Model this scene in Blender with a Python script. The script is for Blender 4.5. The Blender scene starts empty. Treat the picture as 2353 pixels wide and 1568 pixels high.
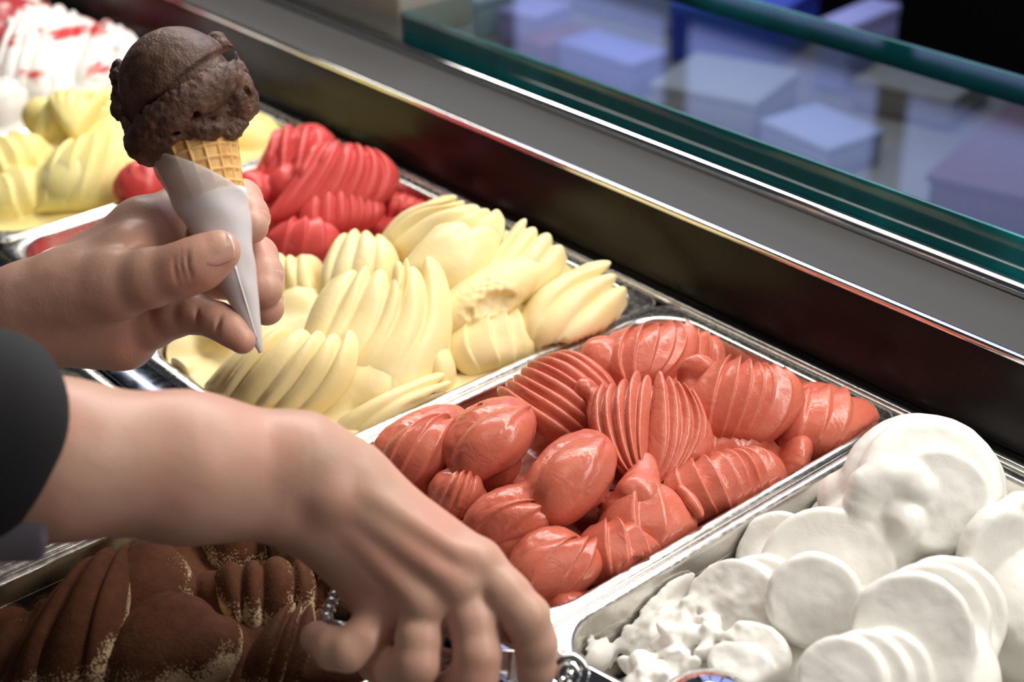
import bpy, math, random
import numpy as np
from mathutils import Matrix, Vector

# ------------------------------------------------------------------ camera
sc = bpy.context.scene
W, H, FPX = 2353, 1568, 3564.96
PITCH, ROLL, YAW, HC = 0.5145466, -0.0252062, -0.8756003, 0.41     # pan rims lie at z = 0, camera 41 cm above them
FW = np.array([math.sin(YAW)*math.cos(PITCH), math.cos(YAW)*math.cos(PITCH), -math.sin(PITCH)])
_r = np.cross(FW, [0, 0, 1.0]); _r /= np.linalg.norm(_r); _u = np.cross(_r, FW)
RT = math.cos(ROLL)*_r + math.sin(ROLL)*_u
UP = math.cos(ROLL)*_u - math.sin(ROLL)*_r
CP = np.array([0.0, 0.0, HC])
cam_d = bpy.data.cameras.new('camera'); cam = bpy.data.objects.new('camera', cam_d)
sc.collection.objects.link(cam); sc.camera = cam
cam_d.sensor_width = 36.0; cam_d.lens = FPX/W*36.0; cam_d.clip_start = 0.02
M = Matrix(((RT[0], UP[0], -FW[0], CP[0]), (RT[1], UP[1], -FW[1], CP[1]), (RT[2], UP[2], -FW[2], CP[2]), (0, 0, 0, 1)))
cam.matrix_world = M
cam_d.dof.use_dof = True; cam_d.dof.focus_distance = 0.71; cam_d.dof.aperture_fstop = 7.2

# ------------------------------------------------------------------ world and lights
wd = bpy.data.worlds.new('world'); sc.world = wd; wd.use_nodes = True
wd.node_tree.nodes['Background'].inputs[0].default_value = (0.55, 0.60, 0.70, 1)
wd.node_tree.nodes['Background'].inputs[1].default_value = 0.055
def area(name, loc, target, sx, sy, power, col):
    d = bpy.data.lights.new(name, 'AREA'); d.shape = 'RECTANGLE'; d.size = sx; d.size_y = sy; d.energy = power; d.color = col
    o = bpy.data.objects.new(name, d); sc.collection.objects.link(o)
    z = (Vector(loc) - Vector(target)).normalized(); x = Vector((1, 0, 0)); x = (x - z*x.dot(z)).normalized(); y = z.cross(x)
    o.matrix_world = Matrix(((x.x, y.x, z.x, loc[0]), (x.y, y.y, z.y, loc[1]), (x.z, y.z, z.z, loc[2]), (0, 0, 0, 1)))
    return o
area('case_light_strip', (-0.45, 0.66, 0.55), (-0.5, 0.36, 0.0), 2.6, 0.10, 13.5, (1.0, 0.96, 0.90))
area('ceiling_lamp', (-0.30, 0.05, 1.60), (-0.5, 0.3, 0.0), 1.2, 0.5, 4.0, (1.0, 0.93, 0.84))
area('added_table_fill', (-1.35, 1.75, 1.25), (-1.35, 1.6, -0.3), 1.3, 0.5, 11, (0.85, 0.90, 1.0))  # added fill, out of view, to brighten the table beyond the glass
sc.view_settings.view_transform = 'Standard'; sc.view_settings.look = 'None'
sc.view_settings.exposure = 0.16; sc.view_settings.gamma = 1.0; sc.view_settings.use_curve_mapping = False

# ------------------------------------------------------------------ helpers
COL = sc.collection
def ray(px, py): return FW + RT*((px - W/2)/FPX) - UP*((py - H/2)/FPX)
def atz(px, py, z=0.0):                       # point of the photo on a level plane, metres
    d = ray(px, py); return CP + d*((z - HC)/d[2])
def dep(px, py, Z): return CP + ray(px, py)*Z  # point of the photo at a distance along the view axis
ORG = {}
def link(o, parent=None, org=(0, 0, 0)):
    COL.objects.link(o); ORG[o] = np.array(org, float)
    if parent is not None:
        o.parent = parent; o.location = Vector(ORG[o] - ORG[parent])
    else: o.location = Vector(ORG[o])
    return o
def empty(name, org, label, cat, group=None, kind=None):
    o = bpy.data.objects.new(name, None); o.empty_display_size = 0.02; link(o, None, org); tag(o, label, cat, group, kind); return o
def tag(o, label=None, cat=None, group=None, kind=None):
    if label: o['label'] = label
    if cat: o['category'] = cat
    if group: o['group'] = group
    if kind: o['kind'] = kind
    return o
def mesh(name, v, f, mat, parent=None, org=None, smooth=True):
    v = np.asarray(v, float)
    if org is None: org = ORG[parent] if parent is not None else np.array([v[:, 0].mean(), v[:, 1].mean(), v[:, 2].min()])
    me = bpy.data.meshes.new(name); vv = v - np.asarray(org)
    if isinstance(f, np.ndarray):
        me.vertices.add(len(vv)); me.vertices.foreach_set('co', vv.astype(np.float32).ravel())
        n, k = f.shape
        me.loops.add(n*k); me.loops.foreach_set('vertex_index', f.astype(np.int32).ravel())
        me.polygons.add(n); me.polygons.foreach_set('loop_start', np.arange(0, n*k, k, dtype=np.int32))
        me.update(calc_edges=True); me.validate()
    else: me.from_pydata(vv.tolist(), [], f)
    if smooth: me.polygons.foreach_set('use_smooth', np.ones(len(me.polygons), bool))
    me.materials.append(mat); me.update()
    o = bpy.data.objects.new(name, me); link(o, parent, org); return o
def norm(v): v = np.asarray(v, float); return v/(np.linalg.norm(v) + 1e-12)
def box(x0, x1, y0, y1, z0, z1, b=0.0):
    b = min(b, (x1-x0)*.49, (y1-y0)*.49, (z1-z0)*.49)
    if b <= 0:
        v = [(x, y, z) for z in (z0, z1) for y in (y0, y1) for x in (x0, x1)]
        return v, [(0, 2, 3, 1), (4, 5, 7, 6), (0, 1, 5, 4), (2, 6, 7, 3), (0, 4, 6, 2), (1, 3, 7, 5)]
    # chamfered box as lofted rounded rectangles
    rings = []
    for z, i in ((z0, b), (z0 + b*.3, b*.3), (z0 + b, 0), (z1 - b, 0), (z1 - b*.3, b*.3), (z1, b)):
        rings.append(rrect(x0 + i, x1 - i, y0 + i, y1 - i, max(b*1.0 - i*.5, 1e-5), z, 3))
    return loft(rings, True, True)
def rrect(x0, x1, y0, y1, r, z, nc=8, ns=1):
    pts = []
    for cx, cy, a0 in ((x1-r, y1-r, 0), (x0+r, y1-r, 90), (x0+r, y0+r, 180), (x1-r, y0+r, 270)):
        for i in range(nc+1):
            a = math.radians(a0 + 90*i/nc); pts.append((cx + r*math.cos(a), cy + r*math.sin(a), z))
    return pts
def loft(rings, cap0=False, cap1=False, closed=True):
    n = len(rings[0]); v = [p for r in rings for p in r]; f = []
    for i in range(len(rings)-1):
        for j in range(n if closed else n-1):
            a = i*n + j; b = i*n + (j+1) % n; f.append((a, b, b+n, a+n))
    if cap0: f.append(tuple(reversed(range(n))))
    if cap1: f.append(tuple(range((len(rings)-1)*n, len(rings)*n)))
    return v, f
def frame_of(t, hint=(0, 0, 1)):
    t = norm(t); a = np.cross(hint, t)
    if np.linalg.norm(a) < 1e-4: a = np.cross((1, 0, 0), t)
    a = norm(a); return a, np.cross(t, a)
def tube(pts, rad, n=12, cap=True, flat=1.0, hint=(0, 0, 1)):
    pts = [np.asarray(p, float) for p in pts]; rings = []
    for i, p in enumerate(pts):
        t = pts[min(i+1, len(pts)-1)] - pts[max(i-1, 0)]; a, b = frame_of(t, hint)
        r = rad[i] if hasattr(rad, '__len__') else rad
        rings.append([tuple(p + r*(math.cos(q)*a + flat*math.sin(q)*b)) for q in np.linspace(0, 2*math.pi, n, endpoint=False)])
    return loft(rings, cap, cap)
def join(*parts):
    v, f = [], []
    for a, b in parts:
        o = len(v); v += [tuple(p) for p in a]; f += [tuple(i+o for i in q) for q in b]
    return v, f
def lathe(c, axis, prof, n=32, hint=(0, 0, 1)):
    a, b = frame_of(axis, hint); t = norm(axis); c = np.asarray(c, float); rings = []
    for h, r in prof:
        rings.append([tuple(c + t*h + max(r, 1e-6)*(math.cos(q)*a + math.sin(q)*b)) for q in np.linspace(0, 2*math.pi, n, endpoint=False)])
    return loft(rings, True, True)

# ---- materials
def newmat(name):
    m = bpy.data.materials.new(name); m.use_nodes = True; nt = m.node_tree
    return m, nt, nt.nodes['Principled BSDF']
def P(name, col, rough=0.5, metal=0.0, spec=0.5, sss=0.0, sssr=(1, .5, .3), ssss=0.005, coat=0.0, alpha=1.0, trans=0.0, ior=1.45,
      bump=None, vary=None, rvary=None):
    m, nt, b = newmat(name)
    b.inputs['Base Color'].default_value = (*col, 1); b.inputs['Roughness'].default_value = rough
    b.inputs['Metallic'].default_value = metal; b.inputs['Specular IOR Level'].default_value = spec
    b.inputs['Subsurface Weight'].default_value = sss; b.inputs['Subsurface Radius'].default_value = sssr
    b.inputs['Subsurface Scale'].default_value = ssss; b.inputs['Coat Weight'].default_value = coat
    b.inputs['Alpha'].default_value = alpha; b.inputs['Transmission Weight'].default_value = trans; b.inputs['IOR'].default_value = ior
    N, L = nt.nodes, nt.links; tc = N.new('ShaderNodeTexCoord')
    def noise(scale, detail=4, stretch=(1, 1, 1), dist=0.0):
        mp = N.new('ShaderNodeMapping'); mp.inputs['Scale'].default_value = stretch; L.new(tc.outputs['Object'], mp.inputs[0])
        t = N.new('ShaderNodeTexNoise'); t.inputs['Scale'].default_value = scale; t.inputs['Detail'].default_value = detail
        t.inputs['Distortion'].default_value = dist; L.new(mp.outputs[0], t.inputs['Vector']); return t
    if vary:                                   # (scale, other colour, lo, hi[, stretch])
        t = noise(vary[0], 5, vary[4] if len(vary) > 4 else (1, 1, 1)); mr = N.new('ShaderNodeMapRange')
        mr.inputs['From Min'].default_value = vary[2]; mr.inputs['From Max'].default_value = vary[3]; L.new(t.outputs['Fac'], mr.inputs['Value'])
        mx = N.new('ShaderNodeMix'); mx.data_type = 'RGBA'; L.new(mr.outputs[0], mx.inputs['Factor'])
        mx.inputs['A'].default_value = (*col, 1); mx.inputs['B'].default_value = (*vary[1], 1); L.new(mx.outputs['Result'], b.inputs['Base Color'])
    if rvary:
        t = noise(rvary[0], 5, rvary[3] if len(rvary) > 3 else (1, 1, 1)); mr = N.new('ShaderNodeMapRange'); mr.inputs['From Min'].default_value = .3; mr.inputs['From Max'].default_value = .7
        mr.inputs['To Min'].default_value = rvary[1]; mr.inputs['To Max'].default_value = rvary[2]; L.new(t.outputs['Fac'], mr.inputs['Value']); L.new(mr.outputs[0], b.inputs['Roughness'])
    if bump:                                   # list of (scale, strength, distance[, stretch])
        prev = None
        for bb in bump:
            t = noise(bb[0], 4, bb[3] if len(bb) > 3 else (1, 1, 1), bb[4] if len(bb) > 4 else 0.0); bn = N.new('ShaderNodeBump')
            bn.inputs['Strength'].default_value = bb[1]; bn.inputs['Distance'].default_value = bb[2]; L.new(t.outputs['Fac'], bn.inputs['Height'])
            if prev: L.new(prev.outputs[0], bn.inputs['Normal'])
            prev = bn
        L.new(prev.outputs[0], b.inputs['Normal'])
    return m
MAT = dict(
    steel=P('brushed_steel', (.62, .61, .59), .22, 1.0, bump=[(60, .04, .001, (1, 8, 8))], rvary=(400, .16, .24, (.1,1,1))),
    steel_pan=P('pan_steel', (.64, .62, .58), .20, 1.0, rvary=(300, .20, .30)),
    chrome=P('chrome', (.80, .80, .80), .09, 1.0),
    black=P('black_panel', (.008, .007, .0065), .24, 0.0, .22, rvary=(30, .20, .30)),
    ledge=P('grey_ledge', (.048, .046, .045), .55, 0.0, .3, bump=[(900, .1, .0003)]),
    glass_edge=P('teal_glass_edge', (.003, .085, .095), .12, 0.0, .6, vary=(14, (.005, .20, .21), .45, .75, (1, .1, .1))),
    rail=P('dark_rail', (.10, .11, .15), .14, 1.0, rvary=(200, .10, .22)),
    dark=P('dark_body', (.02, .02, .022), .5),
    coral=P('coral_gelato', (.58, .150, .095), .26, 0, .6, .08, (1, .35, .2), .002, bump=[(60, .30, .0030, (1, 1, 1), 1.2), (300, .20, .0010, (1, .6, 1), .5), (1800, .10, .0003)], vary=(55, (.53, .115, .070), .45, .7), rvary=(160, .16, .36)),
    rasp=P('raspberry_gelato', (.62, .075, .068), .32, 0, .5, .25, (1, .3, .2), .004, bump=[(260, .2, .0008, (1, 1, 1), .6)]),
    cream=P('cream_gelato', (.86, .70, .35), .42, 0, .4, .15, (1, .8, .45), .005, bump=[(90, .2, .0015, (1,1,1), 1.0), (500, .12, .0006), (1500, .06, .0003)], vary=(40, (.88, .75, .44), .45, .75)),
    yellow=P('yellow_gelato', (.88, .74, .30), .42, 0, .4, .3, (1, .8, .4), .005, bump=[(180, .12, .0008)]),
    white=P('white_gelato', (.80, .78, .725), .42, 0, .4, .15, (1, .95, .8), .005, bump=[(100, .25, .0015, (1,1,1), .8), (500, .15, .0006), (1500, .08, .0003)]),
    skin=P('skin', (.55, .325, .24), .42, 0, .4, .2, (1, .4, .2), .006, bump=[(1100, .22, .0004), (420, .18, .0006, (1, 1, 1), .6), (120, .18, .0010)], vary=(34, (.60, .295, .215), .42, .75)),
    nail=P('nail', (.62, .36, .29), .18, 0, .6, .2, (1, .5, .3), .003, coat=.3),
    sleeve=P('black_cloth', (.010, .010, .011), .85, bump=[(1200, .2, .0004)]),
    cuff=P('grey_cloth', (.22, .20, .24), .85, bump=[(1200, .2, .0004)]),
)

# ---- signed-distance sculpting (millimetres): soft unions of ellipsoids and tapered capsules, meshed by surface nets
class Sculpt:
    def __init__(s, lo, hi, vox, seed=1):
        s.lo = np.array(lo, float); s.vox = vox; n = np.ceil((np.array(hi, float) - s.lo)/vox).astype(int) + 1
        s.ax = [s.lo[i] + vox*np.arange(n[i]) for i in range(3)]; s.f = np.full(n, 15.0, np.float32); s.rng = np.random.RandomState(seed)
    def sub(s, blo, bhi):
        sl = []
        for i in range(3):
            a = int(np.clip(np.floor((blo[i] - s.lo[i])/s.vox), 0, len(s.ax[i]))); b = int(np.clip(np.ceil((bhi[i] - s.lo[i])/s.vox) + 1, 0, len(s.ax[i])))
            if b - a < 2: return None, None
            sl.append(slice(a, b))
        g = np.ix_(*[s.ax[i][sl[i]].astype(np.float32) for i in range(3)])
        return tuple(sl), g
    def put(s, sl, d, k, op='u'):
        a = s.f[sl]
        if op == 'u':
            h = np.maximum(k - np.abs(a - d), 0)/k; s.f[sl] = np.minimum(a, d) - h*h*k*.25
        else:                                   # soft subtraction
            d = -d; h = np.maximum(k - np.abs(a - d), 0)/k; s.f[sl] = np.maximum(a, d) + h*h*k*.25
    def ell(s, c, R, rad, k=3.0, op='u'):
        c = np.asarray(c, float); R = np.asarray(R, float); rad = np.asarray(rad, float)
        ext = np.sqrt(((R.T*rad)**2).sum(1)) + k + 4
        sl, g = s.sub(c - ext, c + ext)
        if sl is None: return
        q = [(R[i, 0]*(g[0]-c[0]) + R[i, 1]*(g[1]-c[1]) + R[i, 2]*(g[2]-c[2])).astype(np.float32)/np.float32(rad[i]) for i in range(3)]
        k0 = np.sqrt(q[0]**2 + q[1]**2 + q[2]**2); k1 = np.sqrt((q[0]/rad[0])**2 + (q[1]/rad[1])**2 + (q[2]/rad[2])**2) + 1e-6
        s.put(sl, np.clip(k0*(k0-1)/k1, -12, 14), k, op)
    def cone(s, a, b, ra, rb, k=3.0, op='u'):
        a = np.asarray(a, float); b = np.asarray(b, float); m = max(ra, rb) + k + 4
        sl, g = s.sub(np.minimum(a, b) - m, np.maximum(a, b) + m)
        if sl is None: return
        d = b - a; L2 = d @ d + 1e-9
        t = np.clip(((g[0]-a[0])*d[0] + (g[1]-a[1])*d[1] + (g[2]-a[2])*d[2])/L2, 0, 1)
        dist = np.sqrt((g[0]-a[0]-t*d[0])**2 + (g[1]-a[1]-t*d[1])**2 + (g[2]-a[2]-t*d[2])**2) - (ra + (rb-ra)*t)
        s.put(sl, np.clip(dist, -12, 14).astype(np.float32), k, op)
    def chain(s, pts, k=3.0):
        for p, q in zip(pts[:-1], pts[1:]): s.cone(p[0], q[0], p[1], q[1], k)
    def poly(s, pts, k=1.5, op='u'):
        P_ = np.array([p for p, r in pts]); R_ = [r for p, r in pts]; m = max(R_) + k + 4
        sl, g = s.sub(P_.min(0) - m, P_.max(0) + m)
        if sl is None: return
        best = None
        for i in range(len(P_)-1):
            a, d = P_[i], P_[i+1]-P_[i]; L2 = d @ d + 1e-9
            t = np.clip(((g[0]-a[0])*d[0] + (g[1]-a[1])*d[1] + (g[2]-a[2])*d[2])/L2, 0, 1)
            e = np.sqrt((g[0]-a[0]-t*d[0])**2 + (g[1]-a[1]-t*d[1])**2 + (g[2]-a[2]-t*d[2])**2) - (R_[i] + (R_[i+1]-R_[i])*t)
            best = e if best is None else np.minimum(best, e)
        s.put(sl, np.clip(best, -12, 14).astype(np.float32), k, op)
    def noise(s, period, amp, stretch=(1, 1, 1), at=None):
        ws = []; shp = []
        for i in range(3):
            t = (s.ax[i] - s.ax[i][0])/(period*stretch[i]); n = int(t[-1]) + 3; i0 = t.astype(int); fr = t - i0; fr = fr*fr*(3-2*fr)
            w = np.zeros((len(t), n), np.float32); w[np.arange(len(t)), i0] = 1-fr; w[np.arange(len(t)), i0+1] = fr; ws.append(w); shp.append(n)
        lat = s.rng.uniform(-1, 1, shp).astype(np.float32)
        r = np.tensordot(ws[0], lat, (1, 0)); r = np.tensordot(r, ws[1], (1, 1)); r = np.tensordot(r, ws[2], (1, 1))
        if at is not None:
            c, rad = at; g = np.ix_(*s.ax); r = r*np.clip(1.6 - 1.6*np.sqrt((g[0]-c[0])**2 + (g[1]-c[1])**2 + (g[2]-c[2])**2)/rad, 0, 1).astype(np.float32)
        s.f += amp*r
    def torus(s, c, ax, R, r, k=2.0, op='u', flat=1.0):
        ax = norm(ax); c = np.asarray(c, float); m = R + r + k + 4; sl, g = s.sub(c-m, c+m)
        if sl is None: return
        d = [g[i]-c[i] for i in range(3)]; h = d[0]*ax[0] + d[1]*ax[1] + d[2]*ax[2]
        rho = np.sqrt(np.maximum(d[0]**2 + d[1]**2 + d[2]**2 - h*h, 0)); s.put(sl, np.clip(np.sqrt((rho-R)**2 + (h/flat)**2) - r, -12, 14).astype(np.float32), k, op)
    def mesh(s):
        f = s.f; f[0] = f[-1] = 5; f[:, 0] = f[:, -1] = 5; f[:, :, 0] = f[:, :, -1] = 5
        sg = f < 0; n = np.array(f.shape)
        cnt = np.zeros(n-1, np.int8)
        for dx in (0, 1):
            for dy in (0, 1):
                for dz in (0, 1): cnt += sg[dx:n[0]-1+dx, dy:n[1]-1+dy, dz:n[2]-1+dz]
        idx = np.argwhere((cnt > 0) & (cnt < 8)); ids = np.full(n-1, -1, np.int32); ids[tuple(idx.T)] = np.arange(len(idx))
        acc = np.zeros((len(idx), 3), np.float32); num = np.zeros(len(idx), np.float32)
        cor = [(a, b, c) for a in (0, 1) for b in (0, 1) for c in (0, 1)]; val = {c: f[idx[:, 0]+c[0], idx[:, 1]+c[1], idx[:, 2]+c[2]] for c in cor}
        for c in cor:
            for ax in range(3):
                if c[ax]: continue
                e = list(c); e[ax] = 1; e = tuple(e); va, vb = val[c], val[e]; cr = (va < 0) != (vb < 0)
                t = np.where(cr, va/np.where(cr, va - vb, 1), 0)
                p = np.zeros((len(idx), 3), np.float32); p[:] = c; p[:, ax] = t; acc[cr] += p[cr]; num[cr] += 1
        v = s.lo + s.vox*(idx + acc/num[:, None]); quads = []
        for ax in range(3):
            o1, o2 = [i for i in range(3) if i != ax]
            A = sg.take(range(0, n[ax]-1), ax); B = sg.take(range(1, n[ax]), ax)
            e = np.argwhere(A != B); e = e[(e[:, o1] > 0) & (e[:, o2] > 0) & (e[:, o1] < n[o1]-1) & (e[:, o2] < n[o2]-1)]
            q = []
            for d1, d2 in ((-1, -1), (0, -1), (0, 0), (-1, 0)):
                p = e.copy(); p[:, o1] += d1; p[:, o2] += d2; q.append(ids[tuple(p.T)])
            q = np.stack(q, 1); flip = A[tuple(e.T)]
            if ax == 1: flip = ~flip
            q[~flip] = q[~flip][:, ::-1]; quads.append(q)
        q = np.concatenate(quads); return v*0.001, q[(q >= 0).all(1)]

# ================================================================== display cabinet
X0, X1 = -1.75, 0.35
case = empty('display_cabinet', (-.6, .3, -.9), 'long steel gelato display cabinet with black back panel and glass top', 'cabinet')
v, f = box(X0, X1, .568, .580, -.16, .0475, .001); mesh('back_panel', v, f, MAT['black'], case)
v, f = box(X0, X1, .5675, .572, .0465, .0505, .0012); mesh('panel_trim', v, f, MAT['chrome'], case)
v, f = box(X0, X1, .5725, .630, .030, .0480, .0015); o = mesh('grey_ledge', v, f, MAT['ledge'], case)
v, f = tube([(X0, .6255, .0500), (X1, .6255, .0500)], .0042, 16); mesh('chrome_bead', v, f, MAT['chrome'], case)
v, f = box(X0, X1, .5585, .5675, -.03, .0015, .0015); mesh('frame_strip', v, f, MAT['steel'], case)
v, f = box(X0, X1, .2865, .3075, -.04, .0005, .0010); mesh('pan_rail', v, f, MAT['rail'], case)
v, f = box(X0, X1, -.02, .568, -.17, -.15); mesh('well_floor', v, f, MAT['dark'], case)
v, f = box(X0, X1, -.05, .84, -.9, -.17); mesh('cabinet_body', v, f, MAT['dark'], case)

# ================================================================== pans
def pan_mesh(x0, x1, y0, y1, depth=.10, fl=.0062, fe=.0085, rc=.026):
    g = .0004; x0 += g; x1 -= g; y0 += g; y1 -= g
    i = (x0+fl, x1-fl, y0+fe, y1-fe)
    def inn(d, z, r): return rrect(i[0]+d, i[1]-d, i[2]+d, i[3]-d, r, z, 10)
    def out(d, z, r): return rrect(x0+d, x1-d, y0+d, y1-d, r, z, 10)
    rings = [inn(.012, -depth+.0008, .02), out(.016, -depth+.0008, .02)][:0]
    rings += [inn(.0005, -.012, rc), out(.0028, -.0055, .009), out(.0005, -.0055, .0105), out(0, -.0045, .011), out(0, -.0020, .011), out(.0008, -.0006, .0105), out(.0022, 0, .0095)]
    rings += [inn(-.0024, 0, rc+.0024), inn(-.0012, -.0003, rc+.0012), inn(-.0003, -.0014, rc+.0003), inn(0, -.0030, rc), inn(.002, -.05, rc-.001), inn(.004, -depth+.016, rc-.002), inn(.008, -depth+.004, rc-.005), inn(.018, -depth, rc-.012)]
    v, f = loft(rings, False, True)
    # outer wall, so that the pan has thickness
    rings2 = [inn(.0005, -.012, rc), inn(.001, -.05, rc-.001), inn(.003, -depth+.015, rc-.002), inn(.0075, -depth+.003, rc-.005), inn(.018, -depth-.001, rc-.012)]
    v2, f2 = loft(rings2, False, True); f2 = [tuple(reversed(q)) for q in f2]
    return join((v, f), (v2, f2))
XA, PW = -.5342, .1651
PANS = {}
GR = 'steel pans in the back row'; GF = 'steel pans in the front row'
for nm, k, lab in (('white', 1, 'steel pan holding the white gelato at the right'), ('coral', 0, 'steel pan holding the coral gelato beside the white one'),
                   ('cream', -1, 'steel pan holding the cream gelato behind the coral one'), ('rasp', -2, 'steel pan holding the raspberry red gelato'),
                   ('yellow', -3, 'steel pan holding the yellow gelato behind the cone'), ('ripple', -4, 'steel pan holding the red rippled white gelato'),
                   ('far', -5, 'steel pan of red gelato at the far top left corner')):
    x0 = XA + k*PW; v, f = pan_mesh(x0, x0+PW, .3085, .5580)
    o = mesh('gelato_pan', v, f, MAT['steel_pan'], None); tag(o, lab, 'pan', GR); PANS[nm] = (x0, x0+PW, .3085, .5580)
for nm, x0, lab in (('tira', -.5525, 'steel pan holding the cocoa dusted gelato in the front row'), ('front2', -.5525-PW, 'steel pan in the front row under the left wrist'), ('front3', -.5525+PW, 'steel pan in the front row under the scoop handle')):
    v, f = pan_mesh(x0, x0+PW, .034, .2855); o = mesh('gelato_pan', v, f, MAT['steel_pan'], None); tag(o, lab, 'pan', GF); PANS[nm] = (x0, x0+PW, .034, .2855)

# ================================================================== gelato
class Gelato(Sculpt):
    def __init__(s, pan, vox, top=60, seed=1):
        x0, x1, y0, y1 = [1000*q for q in PANS[pan]]; s.box = (x0+6.4, x1-6.4, y0+8.8, y1-8.8); s.extra = []; s.nx = 0
        super().__init__((x0-8, y0-8, -72), (x1+8, y1+8, top), vox, seed)
    def pt(s, p): return 1000*atz(p[0], p[1], p[2]*.001)
    def line(s, L, t):
        L = [s.pt(p) if len(p) == 3 else p for p in L]
        if len(L) == 1: return L[0]
        if len(L) == 2: return L[0]*(1-t) + L[1]*t
        # quadratic through the middle point
        a, m, b = L; c = 2*m - .5*(a+b); return a*(1-t)**2 + 2*c*t*(1-t) + b*t*t
    def comb(s, B, T, n, w, thick=.75, tilt=0, k=1.6, taper=0.0, hint=None):
        bs = [s.line(B, i/max(n-1, 1)) for i in range(n)]; ts = [s.line(T, i/max(n-1, 1)) for i in range(n)]
        for i in range(n):
            b, t = bs[i], ts[i]; e1 = norm(t-b); c = (b+t)/2
            j0, j1 = max(i-1, 0), min(i+1, n-1)
            if hint is not None: sw = np.asarray(hint, float); sp = 6.0
            else: sw = (ts[j1]*.7+bs[j1]*.3 - ts[j0]*.7-bs[j0]*.3)/max(j1-j0, 1); sp = np.linalg.norm(sw)
            e2 = norm(sw - e1*(sw @ e1)); e3 = np.cross(e1, e2)
            if e3[2] < 0: e3 = -e3
            a = math.radians(tilt); e2, e3 = e2*math.cos(a) + e3*math.sin(a), e3*math.cos(a) - e2*math.sin(a)
            L = np.linalg.norm(t-b)/2*1.06; th = sp*thick if thick < 2 else thick
            s.ell(c, np.stack([e1, e2, e3]), (L, th, w*(1 - taper*i/max(n-1, 1))), k)
    def lobe(s, A, B, w, h, k=4.0, ext=1.05, roll=0, op='u'):
        a, b = s.pt(A), s.pt(B); e1 = norm(b-a); e2 = norm(np.cross((0, 0, 1), e1)); e3 = np.cross(e1, e2)
        q = math.radians(roll); e2, e3 = e2*math.cos(q)+e3*math.sin(q), e3*math.cos(q)-e2*math.sin(q)
        s.ell((a+b)/2, np.stack([e1, e2, e3]), (np.linalg.norm(b-a)/2*ext, w, h), k, op)
    def disc(s, C, r, t, nrm, r2=None, k=1.8, op='u'):
        e3 = norm(nrm); e1, e2 = frame_of(e3); s.ell(s.pt(C), np.stack([e1, e2, e3]), (r, r2 or r, t), k, op)
    def shell(s, A, B, w, h, n, amp, kind='fan', off=.25, saw=0, curv=0.0, roll=0, k=3.0, lo=0.0, hi=1.0, ext=1.04, sq=0.0):
        """a ribbed fold: ellipsoid from A to B whose surface is grooved, fan-wise from A or leaf upon leaf along A-B"""
        a, b = s.pt(A), s.pt(B); e1 = norm(b-a); e2 = norm(np.cross((0, 0, 1), e1)); e3 = np.cross(e1, e2)
        q = math.radians(roll); e2, e3 = e2*math.cos(q)+e3*math.sin(q), e3*math.cos(q)-e2*math.sin(q)
        rad = (np.linalg.norm(b-a)/2*ext, w, h); c = (a+b)/2; R = np.stack([e1, e2, e3])
        e = np.sqrt(((R.T*np.array(rad))**2).sum(1)) + k + 4 + amp
        sl, g = s.sub(c - e, c + e)
        if sl is None: return
        q = [(R[i, 0]*(g[0]-c[0]) + R[i, 1]*(g[1]-c[1]) + R[i, 2]*(g[2]-c[2])).astype(np.float32)/np.float32(rad[i]) for i in range(3)]
        k0 = np.sqrt(q[0]**2 + q[1]**2 + q[2]**2); k1 = np.sqrt((q[0]/rad[0])**2 + (q[1]/rad[1])**2 + (q[2]/rad[2])**2) + 1e-6
        d = k0*(k0-1)/k1
        if kind == 'fan':
            x = q[0] + 1 + off; u = np.arctan2(q[1] + curv*q[0]*q[0], np.maximum(x, .05))/math.atan2(1.0, 1+off)
            u = (u + 1)/2; fade = np.clip(x/(1+off), 0, 1)
        else:
            u = (q[0] + 1)/2 + curv*q[1]*q[1] - .12*curv; fade = 1.0
        fade = fade*np.clip((u - lo)*12, 0, 1)*np.clip((hi - u)*12, 0, 1)
        t = u*n; t = t - np.floor(t)
        if saw == 0: rib = np.abs(np.sin(math.pi*t))**.7
        else:
            if saw < 0: t = 1 - t
            rib = np.where(t < .87, (t/.87)**1.5, np.cos((t-.87)/.13*math.pi/2))
        d = d - amp*(rib - .55)*fade
        s.put(sl, np.clip(d, -12, 14).astype(np.float32), k)
    def leaf(s, C, r, t, nrm, rnd=2.5, k=1.5, r2=1.0, up=(0, 0, 1)):
        """a thin round leaf with soft edge"""
        c = s.pt(C); e3 = norm(nrm); e1, e2 = frame_of(e3, up); m = max(r, t) + k + 6
        sl, g = s.sub(c-m, c+m)
        if sl is None: return
        q = [(e[0]*(g[0]-c[0]) + e[1]*(g[1]-c[1]) + e[2]*(g[2]-c[2])).astype(np.float32) for e in (e1, e2, e3)]
        rho = np.sqrt(q[0]**2 + (q[1]/r2)**2) - (r - rnd); hh = np.abs(q[2] - .12*np.maximum(r*.6 - rho*0 - np.sqrt(q[0]**2+q[1]**2), 0)) - (t - rnd)
        d = np.sqrt(np.maximum(rho, 0)**2 + np.maximum(hh, 0)**2) + np.minimum(np.maximum(rho, hh), 0) - rnd
        s.put(sl, np.clip(d, -12, 14), k)
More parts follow.
